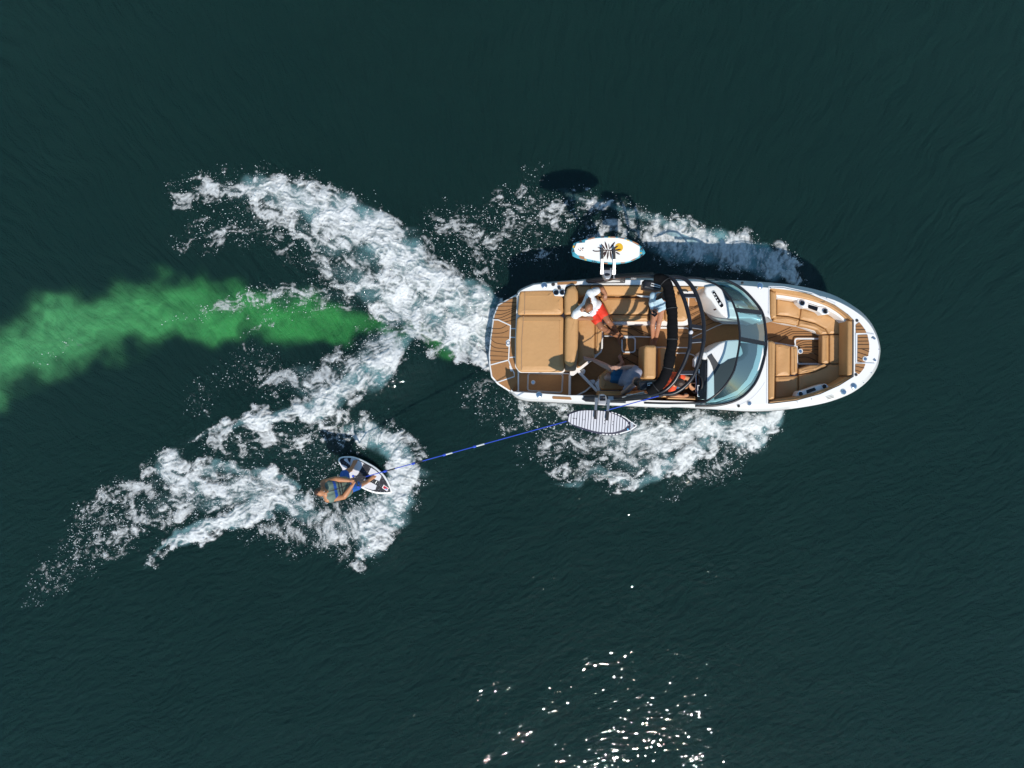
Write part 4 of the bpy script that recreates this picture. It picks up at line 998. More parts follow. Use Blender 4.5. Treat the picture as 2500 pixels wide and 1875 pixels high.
# rolled canvas top lashed to the arch
cl = catmull(P('5', [(290, 310, 2.50), (430, 325, 2.53), (540, 430, 2.56), (585, 600, 2.59), (615, 800, 2.62), (640, 1000, 2.64), (645, 1300, 2.65), (638, 1600, 2.65)], 0) + P('6', [(612, 200, 2.63), (585, 400, 2.61), (540, 600, 2.58), (450, 790, 2.54), (320, 920, 2.50), (170, 1000, 2.46)], 0), 10)
cl = resample(cl, 150); rs = []
rg = random.Random(5)
ph = [rg.uniform(0, 6.28) for _ in range(8)]
for i in range(len(cl)):
    t = i / (len(cl) - 1); e = min(1, t / .05, (1 - t) / .05)
    rs.append(.090 * (.72 + .28 * math.sqrt(max(e, 0))) * (1 + .025 * math.sin(i * .35 + ph[0]) + .015 * math.sin(i * 1.3 + ph[1]) + .03 * math.sin(i * .21 + ph[2])))
V, Fc = tube_geo(cl, rs, 24)
V = [Vector(v) for v in V]
for k, v in enumerate(V):
    i, a = divmod(k, 24)
    if i < len(cl):
        d = v - cl[i]; V[k] = cl[i] + d * (1 + .045 * math.sin(i * .55 + a * 1.3 + ph[3]) * math.sin(i * .23 - a * .5 + ph[4]) + .020 * math.sin(i * 1.5 - a * 2.1 + ph[5]))
ob = mesh_obj('canvas_roll', V, Fc, M['blackfab'], tower, smooth=True)
# lashing straps
for i in (14, 46, 80, 112, 138):
    T = (cl[i + 1] - cl[i - 1]).normalized(); N_ = (Vector((0, 0, 1)) - T * T.z).normalized(); Bn = T.cross(N_)
    tube('canvas_strap', [cl[i] + (N_ * math.cos(a) + Bn * math.sin(a)) * (rs[i] * 1.03) for a in np.linspace(0, 2 * math.pi, 25)], .008, M['rubber'], ob, 6)

# ---- board racks
def rack(f, body, cap, arms, zb):
    r = slab('board_rack', P(f, body, zb), zb - .16, M['silver'], tower, bevel=.02, corner=.015)
    slab('rack_cap', P(f, cap, zb + .012), zb - .02, M['black'], r, bevel=.008, corner=.02)
    for a in arms:
        pts = P(f, a, 0); d = pts[1] - pts[0]; s = Vector((-d.y, d.x, 0)).normalized() * .021
        ob = None
        V, Fc = box_geo((pts[0] + pts[1]) * .5, d * .5, s, (0, 0, .022)); ob = mesh_obj('rack_arm', V, Fc, M['silver'], r)
        d2 = pts[2] - pts[1]; V, Fc = box_geo((pts[1] + pts[2]) * .5, d2 * .5, s * .95, (0, 0, .018)); mesh_obj('arm_pad', V, Fc, M['rubber'], r)
        V, Fc = box_geo(pts[0] + Vector((0, 0, -.01)), s * 1.3, d.normalized() * .035, (0, 0, .03)); mesh_obj('arm_clamp', V, Fc, M['silver'], r)
    return r
rack('3', [(885, 895), (1060, 895), (1072, 990), (1030, 1090), (1010, 1118), (935, 1118), (910, 1085), (872, 980)], [(912, 1010), (965, 1000), (1025, 1012), (1020, 1050), (970, 1062), (918, 1050)],
     [[(865, 985, 2.27), (870, 735, 2.36), (868, 510, 2.38)], [(1095, 990, 2.27), (1105, 740, 2.36), (1098, 510, 2.38)]], 2.27)
rack('7', [(830, 335), (900, 328), (948, 360), (985, 480), (950, 560), (780, 540), (785, 460)], [(822, 368), (930, 362), (938, 400), (890, 418), (828, 408)],
     [[(760, 440, 2.27), (742, 640, 2.34), (735, 815, 2.36)], [(992, 470, 2.27), (978, 660, 2.34), (960, 840, 2.36)]], 2.27)
for f, a, b in (('3', (970, 1095, 2.16), (1010, 1078, 1.62)), ('7', (890, 370, 2.16), (905, 405, 1.45))):
    tube('rack_mount', [W(*src(f, a[0], a[1]), a[2]), W(*src(f, b[0], b[1]), b[2])], .032, M['black'], tower, 10)
for f, x, y in (('3', 965, 920), ('7', 880, 440)):
    p = W(*src(f, x, y), 2.28)
    V, Fc = box_geo(p, (.05, 0, 0), (0, .02, 0), (0, 0, .01)); mesh_obj('rack_slot', V, Fc, M['screen'], tower)
# ------------------------------------------------------------------ boards
def board(name, f, out, z, th, mat_, label, rise=0.0):
    pts = catmull(P(f, out, z), 5, closed=True)
    if area2(pts) < 0: pts.reverse()
    c = sum(pts, Vector()) / len(pts); root = None
    rings = []
    for ins, dz in ((.07, -th), (.02, -th * .8), (0, -th * .5), (.004, -th * .2), (.02, 0)):
        q = offset_in(pts, ins); rings.append([Vector((v.x, v.y, v.z + dz)) for v in q])
    V, Fc = rings_mesh(rings)
    ob = mesh_obj(name, V, Fc, mat_, None, loc=(c.x, c.y, z)); auto_smooth(ob, 50)
    tag(ob, label, 'board'); return ob, pts
M['bwhite'] = mat('board_white', (.82, .82, .80), .35)
M['teal'] = mat('board_teal', (.05, .30, .40), .4)
M['peach'] = mat('board_brown', (.42, .19, .09), .45)
M['sunny'] = mat('board_sun_yellow', (.72, .42, .02), .5)
M['leafdark'] = mat('board_leaf_print', (.045, .02, .02), .5)
M['red'] = mat('sticker_red', (.55, .01, .03), .4)
M['sky'] = mat('sticker_blue', (.05, .45, .85), .4)
def speck_mat():
    m, t, b = new_mat('speckled_grip'); N = t.nodes.new; L = t.links.new
    tc = N('ShaderNodeTexCoord'); v = N('ShaderNodeTexVoronoi'); v.inputs['Scale'].default_value = 34; L(tc.outputs['Object'], v.inputs['Vector'])
    cr = N('ShaderNodeValToRGB'); cr.color_ramp.elements[0].position = .13; cr.color_ramp.elements[1].position = .20
    cr.color_ramp.elements[0].color = (.45, .47, .52, 1); cr.color_ramp.elements[1].color = (.012, .013, .02, 1)
    L(v.outputs['Distance'], cr.inputs[0]); L(cr.outputs[0], b.inputs['Base Color']); b.inputs['Roughness'].default_value = .7; return m
M['speck'] = speck_mat()
def clip_poly(sub, clip):
    "Sutherland-Hodgman: sub clipped to a convex outline"
    sub = [Vector(p) for p in sub]; cl_ = [Vector(p) for p in clip]
    if area2(cl_) < 0: cl_.reverse()
    for i in range(len(cl_)):
        a, b = cl_[i], cl_[(i + 1) % len(cl_)]; out = []
        def side(p): return (b.x - a.x) * (p.y - a.y) - (b.y - a.y) * (p.x - a.x)
        for j in range(len(sub)):
            p, q = sub[j - 1], sub[j]; sp, sq = side(p), side(q)
            if (sp >= 0) != (sq >= 0): out.append(p.lerp(q, sp / (sp - sq)))
            if sq >= 0: out.append(q)
        sub = out
        if len(sub) < 3: return []
    return sub

# board on the far rack: white deck, patterned border, leaf and sun print
zb = 2.31
bl, pts = board('wakesurf_board', '3', [(282, 560), (310, 450), (345, 410), (560, 338), (740, 305), (900, 290), (1200, 296), (1330, 325), (1450, 372), (1580, 440), (1660, 520), (1703, 592), (1690, 630), (1600, 700), (1400, 788), (1250, 815), (1100, 830), (800, 802), (500, 742), (320, 680), (292, 620)], zb, .05, M['teal'],
    'white board with a dark leaf and yellow sun print on the far rack')
bl['group'] = 'boards on the tower racks'
def decal(parent, name, f, q, z, mat_, smooth_path=False, th=.004):
    p = P(f, q, z)
    if smooth_path: p = catmull(p, 4, closed=True)
    return slab(name, p, z - th, mat_, parent)
decal(bl, 'board_deck', '3', [(325, 520), (350, 450), (380, 425), (540, 412), (545, 372), (740, 330), (930, 318), (1180, 325), (1330, 356), (1450, 405), (1590, 486), (1598, 500), (1590, 658), (1560, 690), (1400, 765), (1290, 790), (1100, 798), (820, 775), (620, 735), (530, 715), (525, 680), (400, 655), (345, 610)], zb + .005, M['bwhite'])
for q in ([(590, 345), (720, 310), (735, 325), (590, 362)], [(1040, 300), (1120, 302), (1130, 318), (1035, 318)], [(1180, 315), (1290, 330), (1310, 350), (1190, 335)], [(1450, 380), (1560, 430), (1585, 470), (1460, 405)],
          [(420, 690), (440, 668), (525, 685), (530, 740), (460, 725)], [(890, 800), (980, 802), (978, 825), (895, 818)], [(1225, 790), (1330, 775), (1300, 805), (1235, 815)], [(1420, 760), (1500, 720), (1540, 715), (1470, 760)]):
    decal(bl, 'border_patch', '3', q, zb + .004, M['peach'])
for q in ([(300, 500), (320, 462), (345, 490), (318, 520)], [(1330, 350), (1390, 365), (1410, 390), (1350, 372)], [(1595, 605), (1630, 600), (1645, 615), (1605, 628)], [(530, 730), (570, 735), (565, 758), (530, 752)], [(990, 300), (1030, 302), (1025, 318), (985, 314)]):
    decal(bl, 'border_patch', '3', q, zb + .006, M['sunny'])
lv = [((300, 600), (320, 560)), ((310, 545), (330, 590)), ((430, 410), (450, 365)), ((455, 410), (452, 365)), ((480, 410), (460, 365)), ((850, 320), (865, 285)), ((880, 320), (880, 285)), ((905, 318), (890, 288)), ((690, 800), (680, 765)), ((720, 805), (720, 768)), ((760, 800), (745, 775)), ((1610, 560), (1640, 510)), ((1650, 570), (1640, 515)), ((1630, 650), (1610, 700)), ((1660, 640), (1630, 680)), ((370, 430), (330, 520))]
tag(strips('border_leaf', [P('3', [a, b], zb + .008) for a, b in lv], .012, M['leafdark'], bl), kind='stuff')
sun_ = [(1196 + 78 * math.cos(a), 505 + 82 * math.sin(a)) for a in np.linspace(0, 2 * math.pi, 28, endpoint=False)]
decal(bl, 'sun_print', '3', sun_, zb + .008, M['sunny'])
def leaf(x0, y0, x1, y1, w_, bend=0.):
    n = 7; L_, R_ = [], []; dx, dy = x1 - x0, y1 - y0; l = math.hypot(dx, dy); nx, ny = -dy / l, dx / l
    for i in range(n):
        t = i / (n - 1); wd = w_ * math.sin(math.pi * min(1, t * .92 + .06)) ** .8; bx = bend * math.sin(math.pi * t)
        L_.append((x0 + dx * t + nx * (bx + wd), y0 + dy * t + ny * (bx + wd))); R_.append((x0 + dx * t + nx * (bx - wd), y0 + dy * t + ny * (bx - wd)))
    return L_ + R_[::-1]
for a in ((920, 560, 780, 500, 12), (930, 545, 850, 435, 14), (970, 545, 922, 388, 17), (1010, 540, 995, 430, 9), (1015, 535, 1120, 398, 17), (1050, 555, 1185, 470, 17), (1090, 570, 1238, 540, 16), (1130, 595, 1215, 645, 14),
          (960, 565, 900, 695, 17), (990, 570, 968, 738, 16), (1025, 570, 1050, 735, 17), (1060, 575, 1075, 640, 12), (900, 590, 830, 640, 9), (930, 585, 880, 660, 14)):
    decal(bl, 'leaf_print', '3', leaf(*a), zb + .0105, M['leafdark'], th=.003)
strips('leaf_stem', [catmull(P('3', [(690, 562), (730, 578), (800, 578), (900, 565), (1000, 560), (1100, 580)], zb + .011), 4)], .016, M['leafdark'], bl)
strips('board_marks', [P('3', q, zb + .009) for q in ([(405, 545), (418, 540)], [(435, 570), (455, 562)], [(485, 528), (510, 515)], [(490, 515), (508, 530)])], .02, M['leafdark'], bl)
strips('board_marks', [P('3', q, zb + .009) for q in ([(440, 512), (500, 570)], )], .008, M['peach'], bl)

# board on the near rack: navy with a pale ribbed pad
zb2 = 2.30
b2_, pts = board('wakesurf_board', '7', [(180, 855), (228, 800), (225, 780), (192, 745), (222, 715), (300, 668), (400, 645), (520, 634), (800, 642), (950, 655), (1060, 668), (1200, 715), (1320, 780), (1450, 870), (1525, 935), (1550, 960), (1520, 995), (1430, 1050), (1320, 1085), (1200, 1120), (1100, 1136), (980, 1132), (850, 1112), (720, 1085), (600, 1052), (450, 1005), (350, 962), (240, 900)], zb2, .05, M['navy'],
    'dark navy board with a pale ribbed pad on the near rack')
b2_['group'] = 'boards on the tower racks'
padout = P('7', [(215, 880), (205, 830), (235, 790), (230, 760), (260, 700), (420, 660), (560, 646), (800, 652), (980, 672), (1150, 740), (1250, 790), (1330, 845), (1378, 890), (1370, 925), (1300, 1000), (1200, 1040), (1080, 1072), (950, 1075), (820, 1062), (700, 1040), (560, 1000), (400, 950), (280, 910)], zb2)
cx = 0
dirv = (28, -420)      # ribs lean a little
xa = 205
k = 0
convex = P('7', [(208, 850), (240, 720), (420, 660), (560, 646), (800, 652), (980, 672), (1150, 738), (1250, 790), (1378, 890), (1370, 925), (1300, 1000), (1200, 1040), (1080, 1072), (950, 1075), (820, 1062), (700, 1040), (560, 1000), (400, 950), (280, 910)], zb2)
x0 = 190
while x0 < 1385:
    q = P('7', [(x0 + 4, 1130), (x0 + 46, 1130), (x0 + 46 + 40, 600), (x0 + 4 + 40, 600)], zb2)
    c_ = clip_poly(q, convex)
    if len(c_) >= 3: slab('pad_rib', [Vector((v.x, v.y, v.z + .010)) for v in c_], zb2 - .002, M['padwhite'], b2_)
    x0 += 55.5
V, Fc = join_geo([slab_geo for slab_geo in [lathe_geo(W(*src('7', x, y), zb2 + .010), [(.008, 0), (.008, .002), (0, .002)], 6) for x, y in ((308, 798), (335, 802), (365, 806), (490, 822), (520, 828), (920, 845), (912, 905), (1080, 865), (1072, 925))]])
tag(mesh_obj('pad_bolts', V, Fc, M['screen'], b2_), kind='stuff')
strips('rail_stripe', [P('7', q, zb2 + .002) for q in ([(872, 1106), (917, 1110)], [(940, 1112), (982, 1115)], [(1004, 1116), (1048, 1118)], [(1072, 1116), (1114, 1113)], [(1136, 1110), (1182, 1102)], [(1207, 1096), (1312, 1066), (1422, 1028), (1532, 950)])], .020, M['bwhite'], b2_)
strips('rail_stripe', [P('7', q, zb2 + .002) for q in ([(1052, 682), (1087, 694)], [(1114, 700), (1150, 712)], [(1177, 724), (1217, 740)], [(1250, 752), (1342, 805), (1452, 890), (1532, 938)])], .016, M['bwhite'], b2_)
def letter(parent, txt, f, x, y, z, size, ang, mat_):
    cu_ = bpy.data.curves.new('lettering', 'FONT'); cu_.body = txt; cu_.size = size; cu_.align_x = 'CENTER'; cu_.align_y = 'CENTER'; cu_.extrude = .001
    cu_.materials.append(mat_); o = bpy.data.objects.new('lettering', cu_); COL.objects.link(o)
    p = W(*src(f, x, y), z); o.location = p - Vector(parent['_org']); o.rotation_euler = (0, 0, ang); o.parent = parent
    return o
# badge near the nose: a pale scroll frame with small marks, a round mark and a shield
strips('nose_badge', [catmull(P('7', [(1425, 880), (1445, 874), (1468, 882), (1462, 910), (1466, 960), (1462, 985), (1440, 994), (1420, 990), (1428, 960), (1424, 915)], zb2 + .005), 3, closed=True)], .010, M['padwhite'], b2_, closed=True)
slab('badge_plate', P('7', [(1434, 890), (1454, 890), (1454, 980), (1434, 980)], zb2 + .004), zb2, M['teal'], b2_)
strips('badge_marks', [P('7', q, zb2 + .008) for q in ([(1436, 900), (1452, 900)], [(1436, 915), (1452, 918)], [(1436, 932), (1452, 930)], [(1436, 946), (1452, 948)], [(1436, 962), (1452, 962)], [(1436, 974), (1452, 974)])], .008, M['padwhite'], b2_)
strips('nose_ring', [catmull(P('7', [(1366, 842), (1380, 826), (1394, 842), (1380, 858)], zb2 + .005), 4, closed=True)], .006, M['padwhite'], b2_, closed=True)
slab('nose_shield', P('7', [(1350, 998), (1380, 1000), (1380, 1020), (1370, 1036), (1352, 1018)], zb2 + .005), zb2, M['sky'], b2_)
slab('nose_tab', P('7', [(1376, 915), (1390, 922), (1388, 936), (1376, 940)], zb2 + .005), zb2, M['bwhite'], b2_)

# the board being ridden
zr = .16
b3, pts = board('wakesurf_board', '8', [(672, 345), (690, 305), (740, 278), (830, 268), (920, 270), (1020, 292), (1150, 342), (1350, 448), (1460, 530), (1560, 630), (1640, 750), (1700, 890), (1722, 960), (1690, 985), (1620, 1000), (1500, 1000), (1380, 985), (1240, 940), (1100, 872), (980, 785), (880, 690), (790, 570), (720, 460), (685, 400)], zr, .05, M['bwhite'],
    'white rimmed black and white board under the standing rider')
inner8 = [(700, 350), (725, 315), (780, 298), (900, 298), (1010, 320), (1140, 370), (1330, 472), (1440, 555), (1535, 650), (1610, 765), (1668, 890), (1690, 950), (1640, 966), (1500, 966), (1390, 952), (1260, 908), (1130, 845), (1010, 758), (910, 665), (820, 545), (745, 440)]
decal(b3, 'grip_pad', '8', inner8, zr + .006, M['speck'])
for q in ([(790, 318), (855, 305), (862, 345), (905, 400), (905, 440), (860, 400), (790, 345)], [(722, 425), (760, 428), (850, 470), (850, 500), (770, 550)], [(930, 305), (985, 318), (1070, 355), (1170, 400), (1130, 480), (1060, 610), (980, 700), (900, 700), (860, 655), (905, 560), (905, 470), (915, 350)],
          [(1310, 488), (1400, 545), (1505, 640), (1508, 665), (1470, 750), (1340, 690), (1255, 600)], [(1150, 855), (1250, 775), (1310, 772), (1420, 830), (1395, 912), (1350, 918), (1260, 895)], [(1190, 700), (1240, 730), (1230, 760), (1160, 760)]):
    decal(b3, 'white_pad', '8', q, zr + .012, M['padwhite'])
decal(b3, 'board_sticker', '8', [(1552, 818), (1655, 880), (1622, 948), (1520, 876)], zr + .012, M['bwhite'])
decal(b3, 'sticker_field', '8', [(1560, 838), (1636, 884), (1614, 928), (1540, 874)], zr + .016, M['red'])
decal(b3, 'sticker_mark', '8', [(1590, 885), (1608, 895), (1622, 912), (1608, 922), (1585, 905)], zr + .019, M['sky'])
decal(b3, 'board_mark', '8', [(1415, 740), (1428, 748), (1398, 797), (1385, 790)], zr + .012, M['bwhite'])
for q in ([(755, 380), (800, 372), (815, 400), (770, 410)],): decal(b3, 'board_mark', '8', q, zr + .010, M['dash'])

# ------------------------------------------------------------------ tow rope with its handle
ZR0, ZR1 = 2.60, 1.12
def rope_at(s):
    "along the rope: 0 at the tower, 1 at the handle's yoke"
    sx, sy = 1618 + (893 - 1618) * s, 964 + (1163.5 - 964) * s
    return W(sx, sy, ZR0 + (ZR1 - ZR0) * s - .18 * math.sin(math.pi * s) * .3)
rp = [rope_at(i / 60) for i in range(61)]
rope = mesh_obj('tow_rope', *tube_geo(rp, .0085, 8), M['rope'], None, loc=tuple(rope_at(.5)), smooth=True)
tag(rope, 'blue tow rope stretched from the tower to the rider', 'tow rope')
def on_rope(name, s0, s1, r, mm): return tube(name, [rope_at(s0 + (s1 - s0) * i / 4) for i in range(5)], r, mm, rope, 8)
def s_of(X, Y=None, f='r'): x, y = src(f, X, 0 if Y is None else Y); return (1618 - x) / 725.0
for a, b, mm in ((1165, 1250, 'trim'), (835, 905, 'trim'), (505, 583, 'sleeve'), (205, 285, 'sleeve')): on_rope('rope_sleeve', s_of(b), s_of(a), .014, M[mm])
for a in (1145, 818, 482, 178): on_rope('rope_knot', s_of(a + 14), s_of(a - 14), .022, M['rope'])
on_rope('rope_marker', (1618 - src('7', 665, 0)[0]) / 725., (1618 - src('7', 580, 0)[0]) / 725., .012, M['yellow'])
on_rope('rope_sleeve', .0, .012, .03, M['rubber'])
yoke = rope_at(1.0)
hA, hB = W(*src('8', 965, 650), 1.10), W(*src('8', 1066, 862), 1.08)
bar_ = tube('tow_handle', [hA.lerp(hB, i / 6) for i in range(7)], .016, M['rubber'], rope, 10)
for e in (hA, hB):
    tube('handle_strand', [yoke.lerp(e, i / 5) for i in range(6)], .012, M['sleeve'], rope, 8)
    V, Fc = lathe_geo(e - Vector((0, 0, .02)), [(.02, 0), (.026, .02), (.02, .04)], 10); mesh_obj('handle_cap', V, Fc, M['rope'], rope)
# ------------------------------------------------------------------ people
def ball_geo(c, r, n=12, m=8, ax=None):
    V = []; Fc = []
    rx, ry, rz = (r, r, r) if not isinstance(r, tuple) else r
    R = ax if ax is not None else Matrix.Identity(3)
    for j in range(m + 1):
        t = math.pi * j / m
        for i in range(n):
            a = 2 * math.pi * i / n
            V.append(Vector(c) + R @ Vector((rx * math.sin(t) * math.cos(a), ry * math.sin(t) * math.sin(a), rz * math.cos(t))))
    for j in range(m):
        for i in range(n): Fc.append((j * n + i, (j + 1) * n + i, (j + 1) * n + (i + 1) % n, j * n + (i + 1) % n))
    return V, Fc
def cap_geo(a, b, ra, rb, n=12, flat=1.0, side=None):
    "tapered capsule; 'flat' squashes it across 'side'"
    a, b = Vector(a), Vector(b); d = b - a; L = d.length
    if L < 1e-5: return ball_geo(a, ra, n)
    d /= L; up = Vector((0, 0, 1)) if abs(d.z) < .95 else Vector((1, 0, 0))
    if side is not None: up = Vector(side)
    N = (up - d * up.dot(d)).normalized(); Bn = d.cross(N); V = []; Fc = []; prof = []
    for k in range(5): t = math.pi / 2 * k / 4; prof.append((ra * math.sin(t), -ra * math.cos(t)))
    for k in range(5): t = math.pi / 2 * k / 4; prof.append((rb * math.cos(t), L + rb * math.sin(t)))
    for r, h in prof:
        for i in range(n):
            q = 2 * math.pi * i / n; V.append(a + d * h + (N * math.cos(q) * flat + Bn * math.sin(q)) * max(r, 1e-4))
    for j in range(len(prof) - 1):
        for i in range(n): Fc.append((j * n + i, j * n + (i + 1) % n, (j + 1) * n + (i + 1) % n, (j + 1) * n + i))
    return V, Fc
def body_obj(name, geos, voxel, mat_, parent=None, loc=None, smooth_it=6):
    "several overlapping volumes fused into one continuous surface"
    V, Fc = join_geo(geos)
    ob = mesh_obj(name, V, Fc, mat_, parent, loc=loc)
    md = ob.modifiers.new('fuse', 'REMESH'); md.mode = 'VOXEL'; md.voxel_size = voxel; md.use_smooth_shade = True
    sm = ob.modifiers.new('relax', 'SMOOTH'); sm.factor = .5; sm.iterations = smooth_it
    bpy.context.view_layer.update()
    dg = bpy.context.evaluated_depsgraph_get()
    me = bpy.data.meshes.new_from_object(ob.evaluated_get(dg)); old = ob.data
    ob.modifiers.clear(); ob.data = me; me.name = name
    if not me.materials: me.materials.append(mat_)
    me.polygons.foreach_set('use_smooth', [True] * len(me.polygons)); bpy.data.meshes.remove(old); return ob
def frame(fwd, up):
    f = Vector(fwd).normalized(); u = Vector(up); u = (u - f * u.dot(f)).normalized(); return f, u, f.cross(u)
def hand_geo(wrist, direction, palm_n, curl=.5, s=1.0, thumb=1):
    "palm, four unequal fingers with two bends, thumb from the side; palm_n is the way the palm faces"
    f, pn, sd = frame(direction, palm_n); W0 = Vector(wrist); g = []
    pe = W0 + f * .085 * s
    for k in (-1, 0, 1): g.append(cap_geo(W0 + sd * .016 * k * s + f * .01, pe + sd * .026 * k * s, .020 * s, .016 * s, 8))
    for k, ln in ((-1.5, .078), (-.5, .092), (.5, .088), (1.5, .066)):
        p0 = pe + sd * .0185 * k * s - f * .008
        d1 = (f * math.cos(curl * .6) + pn * math.sin(curl * .6)); d2 = (f * math.cos(curl * 1.7) + pn * math.sin(curl * 1.7)); d3 = (f * math.cos(curl * 2.7) + pn * math.sin(curl * 2.7))
        p1 = p0 + d1 * ln * .45 * s; p2 = p1 + d2 * ln * .32 * s; p3 = p2 + d3 * ln * .23 * s
        g += [cap_geo(p0, p1, .0098 * s, .0092 * s, 8), cap_geo(p1, p2, .0092 * s, .0085 * s, 8), cap_geo(p2, p3, .0085 * s, .0075 * s, 8)]
    t0 = W0 + f * .025 * s + sd * thumb * -.026 * s; t1 = t0 + (f * .6 - sd * thumb * .6 + pn * .4).normalized() * .042 * s; t2 = t1 + (f * .9 - sd * thumb * .1 + pn * .5).normalized() * .034 * s
    g += [cap_geo(t0, t1, .014 * s, .011 * s, 8), cap_geo(t1, t2, .011 * s, .009 * s, 8)]
    return g
def foot_geo(ankle, toe_dir, up=(0, 0, 1), s=1.0):
    f, u, sd = frame(toe_dir, up); A = Vector(ankle); heel = A - f * .045 * s - u * .045 * s; ball = A + f * .135 * s - u * .055 * s
    g = [cap_geo(A, heel, .038 * s, .034 * s, 10), cap_geo(A, ball, .036 * s, .030 * s, 10), cap_geo(heel, ball - sd * .015 * s, .030 * s, .024 * s, 10), cap_geo(heel, ball + sd * .02 * s, .030 * s, .026 * s, 10)]
    for k, ln, r in ((-1, .030, .010), (-.45, .036, .010), (.1, .042, .011), (.65, .048, .012), (1.35, .054, .016)):
        p = ball + sd * .026 * k * s; g.append(cap_geo(p, p + f * ln * s - u * .004, r * s, r * .85 * s, 8))
    return g
def head_geo(c, face, up, s=1.0):
    f, u, sd = frame(face, up); R = Matrix((f, sd, u)).transposed(); c = Vector(c)
    g = [ball_geo(c + u * .022 * s - f * .012 * s, (.098 * s, .076 * s, .098 * s), 18, 12, R), cap_geo(c + f * .025 * s - u * .02 * s, c + f * .052 * s - u * .082 * s, .062 * s, .036 * s, 12),
         cap_geo(c + f * .082 * s + u * .005 * s, c + f * .106 * s - u * .028 * s, .010 * s, .015 * s, 8),
         cap_geo(c + f * .074 * s - u * .058 * s - sd * .016 * s, c + f * .074 * s - u * .058 * s + sd * .016 * s, .012 * s, .012 * s, 8),
         cap_geo(c + f * .074 * s + u * .03 * s - sd * .03 * s, c + f * .074 * s + u * .03 * s + sd * .03 * s, .012 * s, .012 * s, 8)]
    for k in (-1, 1): g.append(ball_geo(c + sd * .078 * k * s - u * .012 * s, (.020 * s, .008 * s, .032 * s), 8, 6, R))
    return g
def limbs(j, pairs): return [cap_geo(j[a], j[b], ra, rb, 14) for a, b, ra, rb in pairs]
def mid(a, b, t=.5): return Vector(a).lerp(Vector(b), t)
def skin_mat(name, col): return mat(name, col, .48, spec=.4, var=.10, vscale=9, bump=.1, bscale=60)

